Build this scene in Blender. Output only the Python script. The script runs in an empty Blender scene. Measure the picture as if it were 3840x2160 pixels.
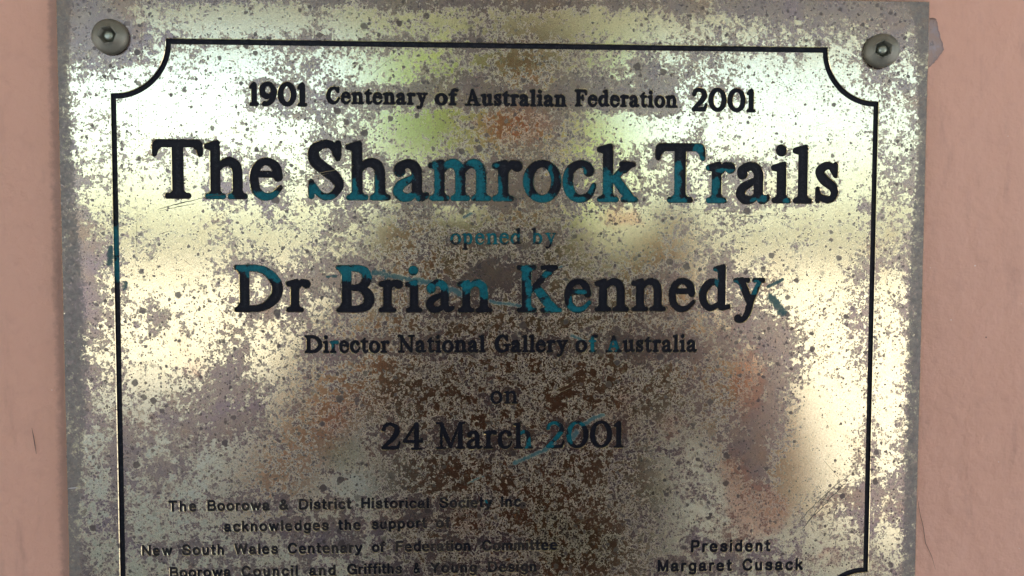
import bpy, bmesh, math, random
import numpy as np
from mathutils import Vector, Matrix, kdtree
from mathutils.geometry import delaunay_2d_cdt

random.seed(7)
S = bpy.context.scene
COL = S.collection

# ------------------------------------------------------------------ camera, sky, sun, exposure
# plaque coordinates: u to the right, v downwards, in millimetres from the upper left arc of its engraved border;
# the face of the plaque stands 4 mm proud of the wall (wall surface at y = 0, facing -y), eye height 1.5 m
FACE_Y = -0.004
def W(u, v, out=0.0):
    return Vector(((u - 122.98) / 1000, FACE_Y - out / 1000, 1.5521 - v / 1000))

cam_d = bpy.data.cameras.new('camera')
cam_d.sensor_width = 36.0
cam_d.lens = 36.0 * 2957.0 / 3840.0
cam_d.clip_start = 0.005
cam_d.clip_end = 500
cam = bpy.data.objects.new('camera', cam_d)
COL.objects.link(cam)
ax = [(0.99906416, -0.00217225, -0.04319815), (0.000258083, 0.99901967, -0.04426764), (0.04325196, 0.04421507, 0.99808531)]
ax = [Vector((a[0], a[2], -a[1])) for a in ax]            # plaque axes (u, v, depth) -> world (x, -z, y)
rot = Matrix((ax[0], -ax[1], -ax[2])).transposed()
cam.matrix_world = Matrix.Translation(W(122.981, 52.121, 274.195)) @ rot.to_4x4()
S.camera = cam

SUN_EL, SUN_AZ = math.radians(30), math.radians(20)        # azimuth measured from +y (behind the wall) towards +x
world = bpy.data.worlds.new('World')
S.world = world
world.use_nodes = True
wn = world.node_tree
sky = wn.nodes.new('ShaderNodeTexSky')
sky.sky_type = 'NISHITA'
sky.sun_disc = False
sky.sun_elevation = SUN_EL
sky.sun_rotation = SUN_AZ
sky.air_density = 1.0
sky.dust_density = 4.0
sky.ozone_density = 1.0
bg = wn.nodes['Background']
bg.inputs['Strength'].default_value = 0.15
wn.links.new(sky.outputs[0], bg.inputs[0])

sun_d = bpy.data.lights.new('sun', 'SUN')
sun_d.energy = 4.0
sun_d.angle = math.radians(0.53)
sun_d.color = (1.0, 0.965, 0.915)
sun = bpy.data.objects.new('sun', sun_d)
COL.objects.link(sun)
to_sun = Vector((math.sin(SUN_AZ) * math.cos(SUN_EL), math.cos(SUN_AZ) * math.cos(SUN_EL), math.sin(SUN_EL)))
sun.rotation_euler = to_sun.to_track_quat('Z', 'Y').to_euler()
sun.location = (0, 3, 6)

S.view_settings.view_transform = 'Standard'
S.view_settings.look = 'None'
S.view_settings.exposure = 2.4
S.view_settings.gamma = 1.0
S.view_settings.use_curve_mapping = False
S.cycles.use_denoising = True
S.cycles.max_bounces = 8

# ------------------------------------------------------------------ helpers
def tag(o, label=None, cat=None, group=None, kind=None):
    if label: o['label'] = label
    if cat: o['category'] = cat
    if group: o['group'] = group
    if kind: o['kind'] = kind
    return o

def link(name, me, mats, parent=None, smooth=False):
    if not isinstance(mats, (list, tuple)): mats = [mats]
    for m_ in mats: me.materials.append(m_)
    if smooth:
        for p in me.polygons: p.use_smooth = True
    o = bpy.data.objects.new(name, me)
    COL.objects.link(o)
    if parent: o.parent = parent
    return o

def empty(name, loc=(0, 0, 0)):
    o = bpy.data.objects.new(name, None)
    o.empty_display_size = 0.02
    o.location = loc
    COL.objects.link(o)
    return o

class NT:                                       # small node-graph helper
    def __init__(self, name):
        self.m = bpy.data.materials.new(name)
        self.m.use_nodes = True
        self.t = self.m.node_tree
        self.b = self.t.nodes['Principled BSDF']
        self.out = self.t.nodes['Material Output']
    def n(self, typ, **kw):
        x = self.t.nodes.new(typ)
        for k, v in kw.items(): setattr(x, k, v)
        return x
    def put(self, sock, val):
        if hasattr(val, 'is_output') or isinstance(val, bpy.types.NodeSocket): self.t.links.new(val, sock)
        else: sock.default_value = val
    def math(self, op, a, b=0.0, c=None, clamp=False):
        x = self.n('ShaderNodeMath', operation=op, use_clamp=clamp)
        self.put(x.inputs[0], a); self.put(x.inputs[1], b)
        if c is not None: self.put(x.inputs[2], c)
        return x.outputs[0]
    def step(self, v, lo, hi, a=0.0, b=1.0):
        x = self.n('ShaderNodeMapRange', interpolation_type='SMOOTHSTEP')
        self.put(x.inputs[0], v); self.put(x.inputs[1], lo); self.put(x.inputs[2], hi); self.put(x.inputs[3], a); self.put(x.inputs[4], b)
        return x.outputs[0]
    def mix(self, f, a, b):
        x = self.n('ShaderNodeMix', data_type='RGBA')
        self.put(x.inputs[0], f)
        self.put(x.inputs[6], (*a, 1) if isinstance(a, tuple) and len(a) == 3 else a)
        self.put(x.inputs[7], (*b, 1) if isinstance(b, tuple) and len(b) == 3 else b)
        return x.outputs[2]
    def coords(self, scale=1000.0):
        tc = self.n('ShaderNodeTexCoord')
        mp = self.n('ShaderNodeMapping')
        self.put(mp.inputs[0], tc.outputs['Object'])
        mp.inputs['Scale'].default_value = (scale, scale, scale)
        return mp.outputs[0]
    def mapped(self, vec, scale=(1, 1, 1), rot=0.0, loc=(0, 0, 0)):
        mp = self.n('ShaderNodeMapping')
        self.put(mp.inputs[0], vec)
        mp.inputs['Scale'].default_value = scale
        mp.inputs['Location'].default_value = loc
        mp.inputs['Rotation'].default_value = (0, rot, 0)
        return mp.outputs[0]
    def noise(self, vec, scale, detail=4.0, rough=0.55, dist=0.0):
        x = self.n('ShaderNodeTexNoise')
        self.put(x.inputs['Vector'], vec)
        x.inputs['Scale'].default_value = scale; x.inputs['Detail'].default_value = detail
        x.inputs['Roughness'].default_value = rough; x.inputs['Distortion'].default_value = dist
        return x.outputs[0]
    def voro(self, vec, scale, rnd=1.0):
        x = self.n('ShaderNodeTexVoronoi', feature='F1')
        self.put(x.inputs['Vector'], vec)
        x.inputs['Scale'].default_value = scale
        x.inputs['Randomness'].default_value = rnd
        return x.outputs['Distance'], x.outputs['Color']
    def attr(self, name):
        x = self.n('ShaderNodeAttribute')
        x.attribute_name = name
        return x.outputs['Fac']
    def sep(self, col):
        x = self.n('ShaderNodeSeparateColor')
        self.put(x.inputs[0], col)
        return x.outputs
    def bump(self, h, strength, dist):
        x = self.n('ShaderNodeBump')
        x.inputs['Strength'].default_value = strength; x.inputs['Distance'].default_value = dist
        self.put(x.inputs['Height'], h)
        self.put(self.b.inputs['Normal'], x.outputs[0])
    def set(self, **kw):
        names = dict(color='Base Color', rough='Roughness', metal='Metallic', spec='Specular IOR Level', coat='Coat Weight', alpha='Alpha')
        for k, v in kw.items():
            s = self.b.inputs[names[k]]
            self.put(s, (*v, 1) if k == 'color' and isinstance(v, tuple) and len(v) == 3 else v)
        return self

def plain(name, color, rough=0.6, metal=0.0, var=0.08, scale=30.0):
    t = NT(name)
    v = t.coords(1.0)
    n = t.noise(v, scale, 5)
    dark = tuple(c * (1 - 2 * var) for c in color); light = tuple(min(1, c * (1 + 2 * var)) for c in color)
    t.set(color=t.mix(n, dark, light), rough=rough, metal=metal)
    return t.m

# ---- engraved alphabets: every glyph is a set of cutter strokes (centre line + radius), cap height 100 ----
def L(r, *p):                                   # straight strokes, round ends
    pts = [(p[i], p[i + 1]) for i in range(0, len(p), 2)]
    rr = r if isinstance(r, (list, tuple)) else [r] * len(pts)
    return [(a[0], a[1], q) for a, q in zip(pts, rr)]
def C(r, *p):                                   # smooth stroke through the points
    pts = [(p[i], p[i + 1]) for i in range(0, len(p), 2)]
    rr = r if isinstance(r, (list, tuple)) else [r] * len(pts)
    n = len(pts); out = []
    for i in range(n - 1):
        P = [(*pts[max(0, min(n - 1, k))], rr[max(0, min(n - 1, k))]) for k in (i - 1, i, i + 1, i + 2)]
        for s in range(6):
            t = s / 6
            out.append(tuple(0.5 * (2 * P[1][j] + (P[2][j] - P[0][j]) * t + (2 * P[0][j] - 5 * P[1][j] + 4 * P[2][j] - P[3][j]) * t * t
                                    + (3 * P[1][j] - P[0][j] - 3 * P[2][j] + P[3][j]) * t ** 3) for j in range(3)))
    out.append((*pts[-1], rr[-1]))
    return out
def E(cx, cy, rx, ry, rv, rh, a0=0, a1=360):    # elliptic stroke, rv = radius at the sides, rh = radius at top and bottom
    n = max(6, int(abs(a1 - a0) / 11)); out = []
    for i in range(n + 1):
        a = math.radians(a0 + (a1 - a0) * i / n)
        out.append((cx + rx * math.cos(a), cy + ry * math.sin(a), rh + (rv - rh) * abs(math.cos(a)) ** 1.6))
    return out
def stem(x, y0, y1, w=17):
    return L(w / 2, x, y0 + w / 2, x, y1 - w / 2)
def foot(x, w=17, h=18, y=4.3, s=1):            # bracketed slab serif on a stem; s=-1 for the top end
    return [L(4.3, x - h + 4.3, y, x + h - 4.3, y),
            L([4.3, 3.2, 4.3, 3.2], x - h * .62, y, x - w * .25, y + s * 8.5, x + w * .25, y + s * 8.5, x + h * .62, y)]
def flag(x, y, w=17, l=17):                     # sloping flag serif at the top of a lowercase stem
    return [L([4.2, 4.6], x - l + 2, y - 9.5, x + w / 2 - 4.6, y - 4.6), L([4.2, 5, 5], x - l + 2, y - 10, x - 4, y - 12, x + 1, y - 14),
            L([5, 5], x - 3, y - 10, x + 2, y - 9)]
def ball(x, y, r=9):
    return L(r, x, y, x + .3, y)
SERIF = {
 'T': (90, [L(6, 9, 94, 81, 94), C([6, 5.5, 4.2], 7, 92, 6, 84, 5, 76), L([5, 4], 12, 90, 7, 84), C([6, 5.5, 4.2], 83, 92, 84, 84, 85, 76), L([5, 4], 78, 90, 83, 84), stem(45, 0, 97, 20)] + foot(45, 20, 23)),
 'h': (76, [stem(18, 0, 96)] + flag(18, 100) + foot(18, h=18.5) + [C([5, 6, 7.5, 8.4, 8.4], 22, 51, 32, 61, 44, 63.5, 54, 57, 57, 44), stem(57, 0, 48)] + foot(57, h=17.5)),
 'e': (60, [E(29, 36, 21.5, 29, 7.6, 5.8, 5, 185), C([7.6, 7.4, 6, 5, 3.6], 7.6, 36, 11, 16, 25, 4.4, 41, 7, 54, 20), L([5, 5], 10, 43, 50, 42.5), C([6, 6.6, 6.2, 4.8], 40, 62, 46, 57, 50, 50, 50.6, 42.5)]),
 'S': (64, [C([7, 6, 6.5, 8.4, 9.4, 9.6, 9, 7, 5.4, 5, 4], 51, 78, 44, 91, 29, 94.5, 12, 84, 14, 66, 31, 51, 48, 37, 54, 23, 42, 7, 25, 6.5, 7, 26), L([5, 5, 4], 53, 95, 53, 84, 53, 72), L([4.5, 4.5, 4], 7, 6, 7, 18, 7, 30), L([4, 6], 52, 70, 49, 84), L([4, 6], 8, 28, 14, 16)]),
 'a': (62, [C([8.2, 8, 7, 7, 8, 8.4, 8.4], 11, 49, 11, 55, 19, 61, 28, 63, 37, 58, 41, 49, 41, 38), L([8.4, 8.4, 7, 4], 41, 50, 41, 16, 46, 6, 57, 9), L(4, 57, 9, 58, 10), C([5, 5.4, 7, 8, 7.5, 6.5, 5.5, 5], 40, 40, 28, 35, 14, 27, 8.5, 16, 14, 7, 24, 5, 34, 9, 40, 17), ball(12, 50, 8.6), L([6, 5, 4], 44, 8, 50, 4, 57, 8)]),
 'm': (104, [stem(15, 0, 66)] + flag(15, 70) + foot(15, h=17) + [C([5, 6, 7.5, 8.2, 8.2], 19, 51, 28, 61, 39, 63.5, 48, 57, 51, 44), stem(51, 0, 48)] + foot(51, h=16.5) + [C([5, 6, 7.5, 8.2, 8.2], 55, 51, 64, 61, 75, 63.5, 84, 57, 87, 44), stem(87, 0, 48)] + foot(87, h=17)),
 'n': (75, [stem(18, 0, 66)] + flag(18, 70) + foot(18, h=18) + [C([5, 6, 7.5, 8.4, 8.4], 22, 51, 32, 61, 43, 63.5, 53, 57, 56.5, 44), stem(56.5, 0, 48)] + foot(56.5, h=18)),
 'r': (50, [stem(18, 0, 66)] + flag(18, 70) + foot(18, h=18.5) + [C([4.5, 5.5, 6.5, 8.5], 22, 50, 28, 59, 34, 63, 41, 60), ball(42, 60, 9)]),
 'o': (66, [E(33, 34, 24.5, 30.5, 8.5, 5.6)]),
 'c': (58, [C([8.6, 7, 6, 7.4, 8.6, 8.2, 6.6, 5.8, 5, 3.6], 45, 52, 42, 61, 29, 64.5, 14, 55, 8.7, 36, 13, 16, 25, 5.5, 38, 6, 48, 14, 54, 28), ball(45.5, 54, 8.6)]),
 'k': (70, [stem(18, 0, 96)] + flag(18, 100) + foot(18, h=18.5) + [L([5, 5], 25, 36, 50, 64), L(4.3, 42, 65, 62, 65), L([4, 6], 58, 64, 46, 56), L([7, 8, 7.5], 32, 40, 43, 24, 56, 7), L(4.3, 45, 4.3, 66, 4.3), L([4, 7], 62, 5, 52, 14)]),
 'i': (36, [stem(18, 0, 66)] + flag(18, 70) + foot(18, h=17.5) + [ball(16.5, 90, 9.6)]),
 'l': (36, [stem(18, 0, 96)] + flag(18, 100) + foot(18, h=17.5)),
 's': (47, [C([6, 5.5, 6, 7.4, 8.4, 7.8, 6.4, 5, 4], 37, 54, 32, 62, 21, 64.5, 9.5, 55, 17, 41, 33, 29, 37, 17, 29, 6.5, 7, 14), L([4.5, 4.5, 4], 38.5, 66, 38.5, 58, 38.5, 48), L([4.2, 4.2, 4], 6.5, 4.5, 6.5, 14, 6.5, 24), L([4, 6], 38, 48, 34, 58), C([4, 5, 6], 7, 20, 12, 10, 25, 6)]),
 'p': (72, [stem(18, -28, 64)] + flag(18, 70) + foot(18, y=-27, h=18) + [C([5, 6, 7.6, 8.4, 7.6, 6, 5], 22, 52, 32, 61, 45, 61, 54, 46, 54, 24, 43, 7, 22, 13)]),
 'd': (70, [stem(50, 4, 96)] + flag(50, 100) + [L([5, 4.2], 52, 6, 66, 9), C([5, 6, 7.6, 8.4, 7.6, 6, 5], 46, 52, 36, 62, 22, 59, 9.5, 40, 12, 18, 26, 5.6, 46, 15), L([6, 6], 49, 8, 51, 12)]),
 'b': (70, [stem(18, 4, 96)] + flag(18, 100) + [C([5, 6, 7.6, 8.4, 7.6, 6, 5], 22, 52, 32, 62, 45, 59, 58, 40, 55, 18, 42, 5.6, 21, 10), L([6, 4], 18, 8, 13, 3)]),
 'y': (70, [L([8, 8, 6], 18, 63, 30, 34, 36, 16), L(4.3, 4.3, 65, 33, 65), L(4.3, 46, 65, 66, 65), L([4.5, 6, 7], 58, 63, 42, 26, 34, 4), C([7, 6.5, 5.5, 5.5, 7.5], 37, 10, 30, -10, 22, -20, 14, -21, 11, -18), ball(11, -18, 8), L([4, 6], 8, 64, 20, 58)]),
 'f': (48, [stem(20, 0, 84)] + foot(20, h=18.5) + [C([8, 7, 6, 5.6], 20, 76, 24, 90, 33, 95, 42, 91), ball(42, 90, 7.6), L(4.6, 5, 64, 36, 64)]),
 't': (44, [L([8, 8, 7], 19, 62, 19, 18, 23, 10), C([8, 6.5, 5, 3.8], 19, 16, 24, 6, 33, 5, 41, 12), L(4.6, 5, 64.4, 38, 64.4), L([3.6, 5, 7], 25, 84, 20, 74, 17, 64), L([3.5, 5], 21, 80, 8, 66)]),
 'u': (74, [stem(18, 10, 66)] + flag(18, 70) + [C([8.4, 8, 6, 5], 18, 22, 22, 8, 34, 5, 50, 15), stem(54, 4, 66)] + flag(54, 70) + [L([5, 4.2], 56, 6, 70, 9)]),
 'A': (96, [L([4.6, 5], 20, 6, 46, 92), L([7, 9.5, 9.5], 46, 91, 62, 46, 76, 8), L(4.6, 28, 33, 62, 33), L(4.3, 4.3, 4.3, 34, 4.3), L(4.3, 56, 4.3, 92, 4.3), L([4, 6], 87, 5, 78, 12)]),
 'F': (78, [stem(22, 0, 100, 20)] + foot(22, 20, 21) + [L(6, 6, 94, 66, 94), C([6, 5, 4], 68, 93, 70, 84, 71, 74), L([5, 4], 62, 90, 68, 84), L(5.2, 26, 52, 48, 52), L([4.4, 4.4], 50, 64, 50, 40)]),
 'C': (86, [C([5, 6, 6, 8.5, 10.4, 10.2, 8, 6, 5, 4], 72, 74, 62, 90, 46, 95, 24, 84, 11.5, 52, 19, 20, 40, 5.5, 60, 8, 72, 20, 79, 32), L([4.6, 4.6, 4], 75, 95, 75, 84, 75, 70), L([4, 6], 75, 70, 70, 84)]),
 'D': (104, [stem(22, 3, 97, 20), L(4.3, 4.3, 95.5, 24, 95.5), L(4.3, 4.3, 4.5, 24, 4.5), L([4, 7], 8, 94, 18, 84), L([4, 7], 8, 6, 18, 16), C([6.6, 6.6, 8, 10.6, 11.2, 10.6, 8, 6.6, 6.6], 20, 93.4, 48, 93.4, 70, 86, 88, 66, 92, 49, 87, 31, 68, 13, 46, 6.6, 20, 6.6)]),
 'B': (84, [stem(22, 3, 97, 20), L(4.3, 4.3, 95.5, 24, 95.5), L(4.3, 4.3, 4.5, 24, 4.5), L([4, 7], 8, 94, 18, 84), L([4, 7], 8, 6, 18, 16), C([6, 6.4, 8.6, 9.8, 8.6, 6, 5.4], 20, 94, 44, 94, 60, 88, 66, 74, 60, 60, 46, 53, 22, 52.5), C([5.4, 6.6, 9, 11, 9.4, 6.6, 6.2], 22, 52.5, 48, 52, 64, 43, 70, 28, 64, 13, 46, 6.5, 20, 6.3)]),
 'K': (98, [stem(22, 2, 98, 20)] + foot(22, 20, 21) + foot(22, 20, 21, 95.7, -1) + [L([5.5, 6], 30, 45, 74, 92), L(4.3, 56, 95.7, 86, 95.7), L([4, 7], 82, 95, 70, 86), L([8, 10, 9], 42, 54, 60, 30, 76, 8), L(4.3, 56, 4.3, 94, 4.3), L([4, 8], 90, 5, 76, 14)]),
 'N': (98, [L([5, 5], 20, 4, 20, 94), L([5, 5], 80, 8, 80, 96), L([7, 9.5, 8], 16, 94, 46, 50, 78, 9), L(4.3, 4.3, 95.7, 26, 95.7), L(4.3, 66, 95.7, 94, 95.7), L(4.3, 6, 4.3, 34, 4.3), L([4, 7], 80, 4, 80, 10)]),
 'G': (94, [C([5, 6, 6, 8.5, 10.4, 10.2, 8, 6, 6, 7], 72, 74, 62, 90, 46, 95, 24, 84, 11.5, 52, 19, 20, 40, 5.5, 58, 7, 70, 14, 76, 28), L([4.6, 4.6, 4], 75, 95, 75, 84, 75, 70), L([4, 6], 75, 70, 70, 84), L([8, 8], 76, 36, 76, 14), L(4.6, 58, 42, 92, 42)]),
 'M': (112, [L([5.4, 5.4], 20, 4, 22, 94), L([7, 10, 6], 22, 92, 40, 46, 55, 8), L([6, 5], 55, 8, 88, 92), L([9.5, 9.5], 92, 92, 92, 8), L(4.3, 4.3, 95.7, 24, 95.7), L(4.3, 88, 95.7, 107, 95.7), L(4.3, 5, 4.3, 36, 4.3)] + foot(92, 19, 18)),
 '1': (40, [stem(21, 0, 97, 20), L([4.2, 6, 7], 5, 80, 12, 86, 21, 92), L([4.2, 6], 5, 80, 20, 82)] + foot(21, 20, 19.5)),
 '9': (78, [C([8.4, 6, 6, 9.4, 10.4, 10.4, 9, 6.5, 5.5], 62, 78, 50, 92, 34, 94.5, 14, 82, 10.6, 66, 16, 48, 34, 40, 50, 45, 60, 58), C([8, 10.4, 10.4, 9.6, 7, 6], 60, 78, 66, 66, 66, 50, 56, 24, 36, 8, 18, 6), ball(20, 8, 7)]),
 '0': (84, [E(42, 50, 31.5, 44.5, 10.2, 6)]),
 '2': (74, [C([7, 6.6, 6.6, 8.6, 10, 9, 7, 6.5], 11, 74, 18, 88, 36, 93.5, 56, 84, 60, 68, 48, 46, 26, 24, 9, 7), L([6, 7, 7], 8, 7, 36, 7.5, 60, 8), C([6, 5, 4], 60, 8, 66, 18, 68, 28), ball(11, 74, 7.6)]),
 '4': (76, [L([9, 9], 52, 92, 52, 8), L([5, 5], 8, 32, 50, 93), L(6, 8, 31, 70, 31), L(4.3, 36, 4.3, 68, 4.3), L([4, 4.4], 70, 31, 70, 40)]),
}
q = 7.6
SANS = {
 'T': (76, [L(q, 6, 92, 70, 92), L(q, 38, 92, 38, 7)]),
 'h': (62, [L(q, 9, 92, 9, 7), C(q, 9, 44, 16, 58, 30, 63, 44, 57, 50, 42), L(q, 50, 44, 50, 7)]),
 'e': (66, [C(q, 8, 38, 9, 50, 18, 61, 31, 65, 45, 60, 54, 48, 55, 38), C(q, 8, 38, 9, 24, 18, 10, 33, 5, 45, 7, 53, 13), L(4.4, 8, 38, 56, 38)]),
 'B': (78, [L(q, 10, 92, 10, 8), L(q, 10, 92, 46, 92), L(q, 10, 52, 48, 52), L(q, 10, 8, 48, 8), C(q, 44, 92, 60, 88, 65, 73, 60, 57, 46, 52), C(q, 46, 52, 64, 47, 70, 30, 63, 12, 46, 8)]),
 'o': (68, [E(34, 36, 26.5, 29.5, q, q)]),
 'r': (40, [L(q, 9, 64, 9, 7), C(q, 9, 44, 14, 58, 24, 64, 34, 63)]),
 'w': (92, [L(q, 7, 64, 26, 8, 45, 60, 64, 8, 84, 64)]),
 'a': (64, [C(q, 9, 48, 15, 61, 30, 66, 44, 61, 48, 48, 48, 22), L(q, 48, 50, 48, 16, 56, 8), C(q, 48, 38, 30, 35, 12, 30, 7.5, 18, 14, 8, 27, 6, 40, 13, 48, 26)]),
 '&': (80, [C(q, 70, 10, 52, 30, 30, 58, 22, 76, 28, 90, 40, 92, 50, 82, 44, 66, 24, 50, 9, 34, 8, 20, 20, 8, 36, 8, 54, 20, 64, 42)]),
 'D': (84, [L(q, 10, 92, 10, 8), L(q, 10, 92, 40, 92), L(q, 10, 8, 40, 8), C(q, 38, 92, 60, 87, 74, 68, 76, 50, 74, 32, 60, 13, 38, 8)]),
 'i': (18, [L(q, 9, 64, 9, 7), L(q, 9, 92, 9.3, 92)]),
 's': (58, [C(q, 50, 50, 44, 62, 29, 66, 14, 60, 11, 48, 24, 39, 42, 33, 51, 22, 44, 9, 28, 6, 13, 10, 7, 22)]),
 't': (38, [C(q, 16, 88, 16, 50, 16, 20, 19, 10, 32, 8), L(q, 6, 64, 32, 64)]),
 'c': (60, [C(q, 53, 53, 45, 62, 31, 65, 15, 58, 8, 43, 8, 27, 16, 11, 32, 5, 46, 8, 53, 17)]),
 'H': (80, [L(q, 10, 92, 10, 8), L(q, 70, 92, 70, 8), L(q, 10, 52, 70, 52)]),
 'l': (18, [L(q, 9, 92, 9, 7)]),
 'S': (78, [C(q, 68, 70, 58, 88, 39, 93, 18, 87, 11, 72, 20, 59, 40, 52, 60, 45, 70, 31, 64, 14, 48, 7, 28, 8, 12, 18, 7, 32)]),
 'y': (62, [L(q, 7, 64, 30, 10), C(q, 56, 64, 40, 24, 30, 0, 22, -16, 8, -19)]),
 'I': (20, [L(q, 10, 92, 10, 7)]),
 'n': (62, [L(q, 9, 64, 9, 7), C(q, 9, 44, 16, 58, 30, 65, 44, 58, 50, 42), L(q, 50, 44, 50, 7)]),
 '.': (18, [L(q, 9, 8, 9.3, 8)]),
 'k': (60, [L(q, 9, 92, 9, 7), L(q, 48, 64, 11, 30), L(q, 25, 43, 52, 7)]),
 'd': (66, [L(q, 56, 92, 56, 7), E(33, 36, 24, 29.5, q, q)]),
 'g': (66, [C(q, 56, 64, 56, 20, 54, -8, 42, -20, 24, -20, 11, -12), E(33, 37, 24, 28.5, q, q)]),
 'u': (62, [L(q, 50, 64, 50, 7), C(q, 9, 64, 9, 28, 15, 11, 29, 6, 43, 13, 50, 27)]),
 'p': (66, [L(q, 9, 64, 9, -20), E(33, 36, 24, 29.5, q, q)]),
 'f': (38, [C(q, 34, 91, 22, 90, 17, 80, 17, 60, 17, 7), L(q, 6, 64, 32, 64)]),
 'N': (82, [L(q, 10, 8, 10, 92, 72, 8, 72, 92)]),
 'W': (116, [L(q, 7, 92, 30, 8, 58, 90, 86, 8, 109, 92)]),
 'C': (84, [C(q, 73, 73, 62, 87, 42, 93, 21, 84, 10, 62, 10, 38, 21, 15, 42, 7, 62, 12, 74, 27)]),
 'm': (96, [L(q, 9, 64, 9, 7), C(q, 9, 46, 16, 59, 28, 65, 40, 59, 47, 44), L(q, 47, 46, 47, 7), C(q, 47, 46, 54, 59, 66, 65, 78, 59, 85, 44), L(q, 85, 46, 85, 7)]),
 'F': (70, [L(q, 10, 92, 10, 7), L(q, 10, 92, 62, 92), L(q, 10, 52, 54, 52)]),
 'G': (90, [C(q, 74, 68, 62, 87, 42, 93, 21, 84, 10, 62, 10, 38, 21, 15, 42, 7, 62, 12, 76, 34), L(q, 50, 44, 78, 44, 78, 8)]),
 'Y': (78, [L(q, 7, 92, 39, 48, 71, 92), L(q, 39, 48, 39, 7)]),
 'P': (74, [L(q, 10, 92, 10, 7), L(q, 10, 92, 42, 92), L(q, 10, 46, 42, 46), C(q, 40, 92, 58, 88, 64, 69, 58, 50, 40, 46)]),
 'M': (92, [L(q, 10, 7, 10, 92, 46, 10, 82, 92, 82, 7)]),
}

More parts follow.
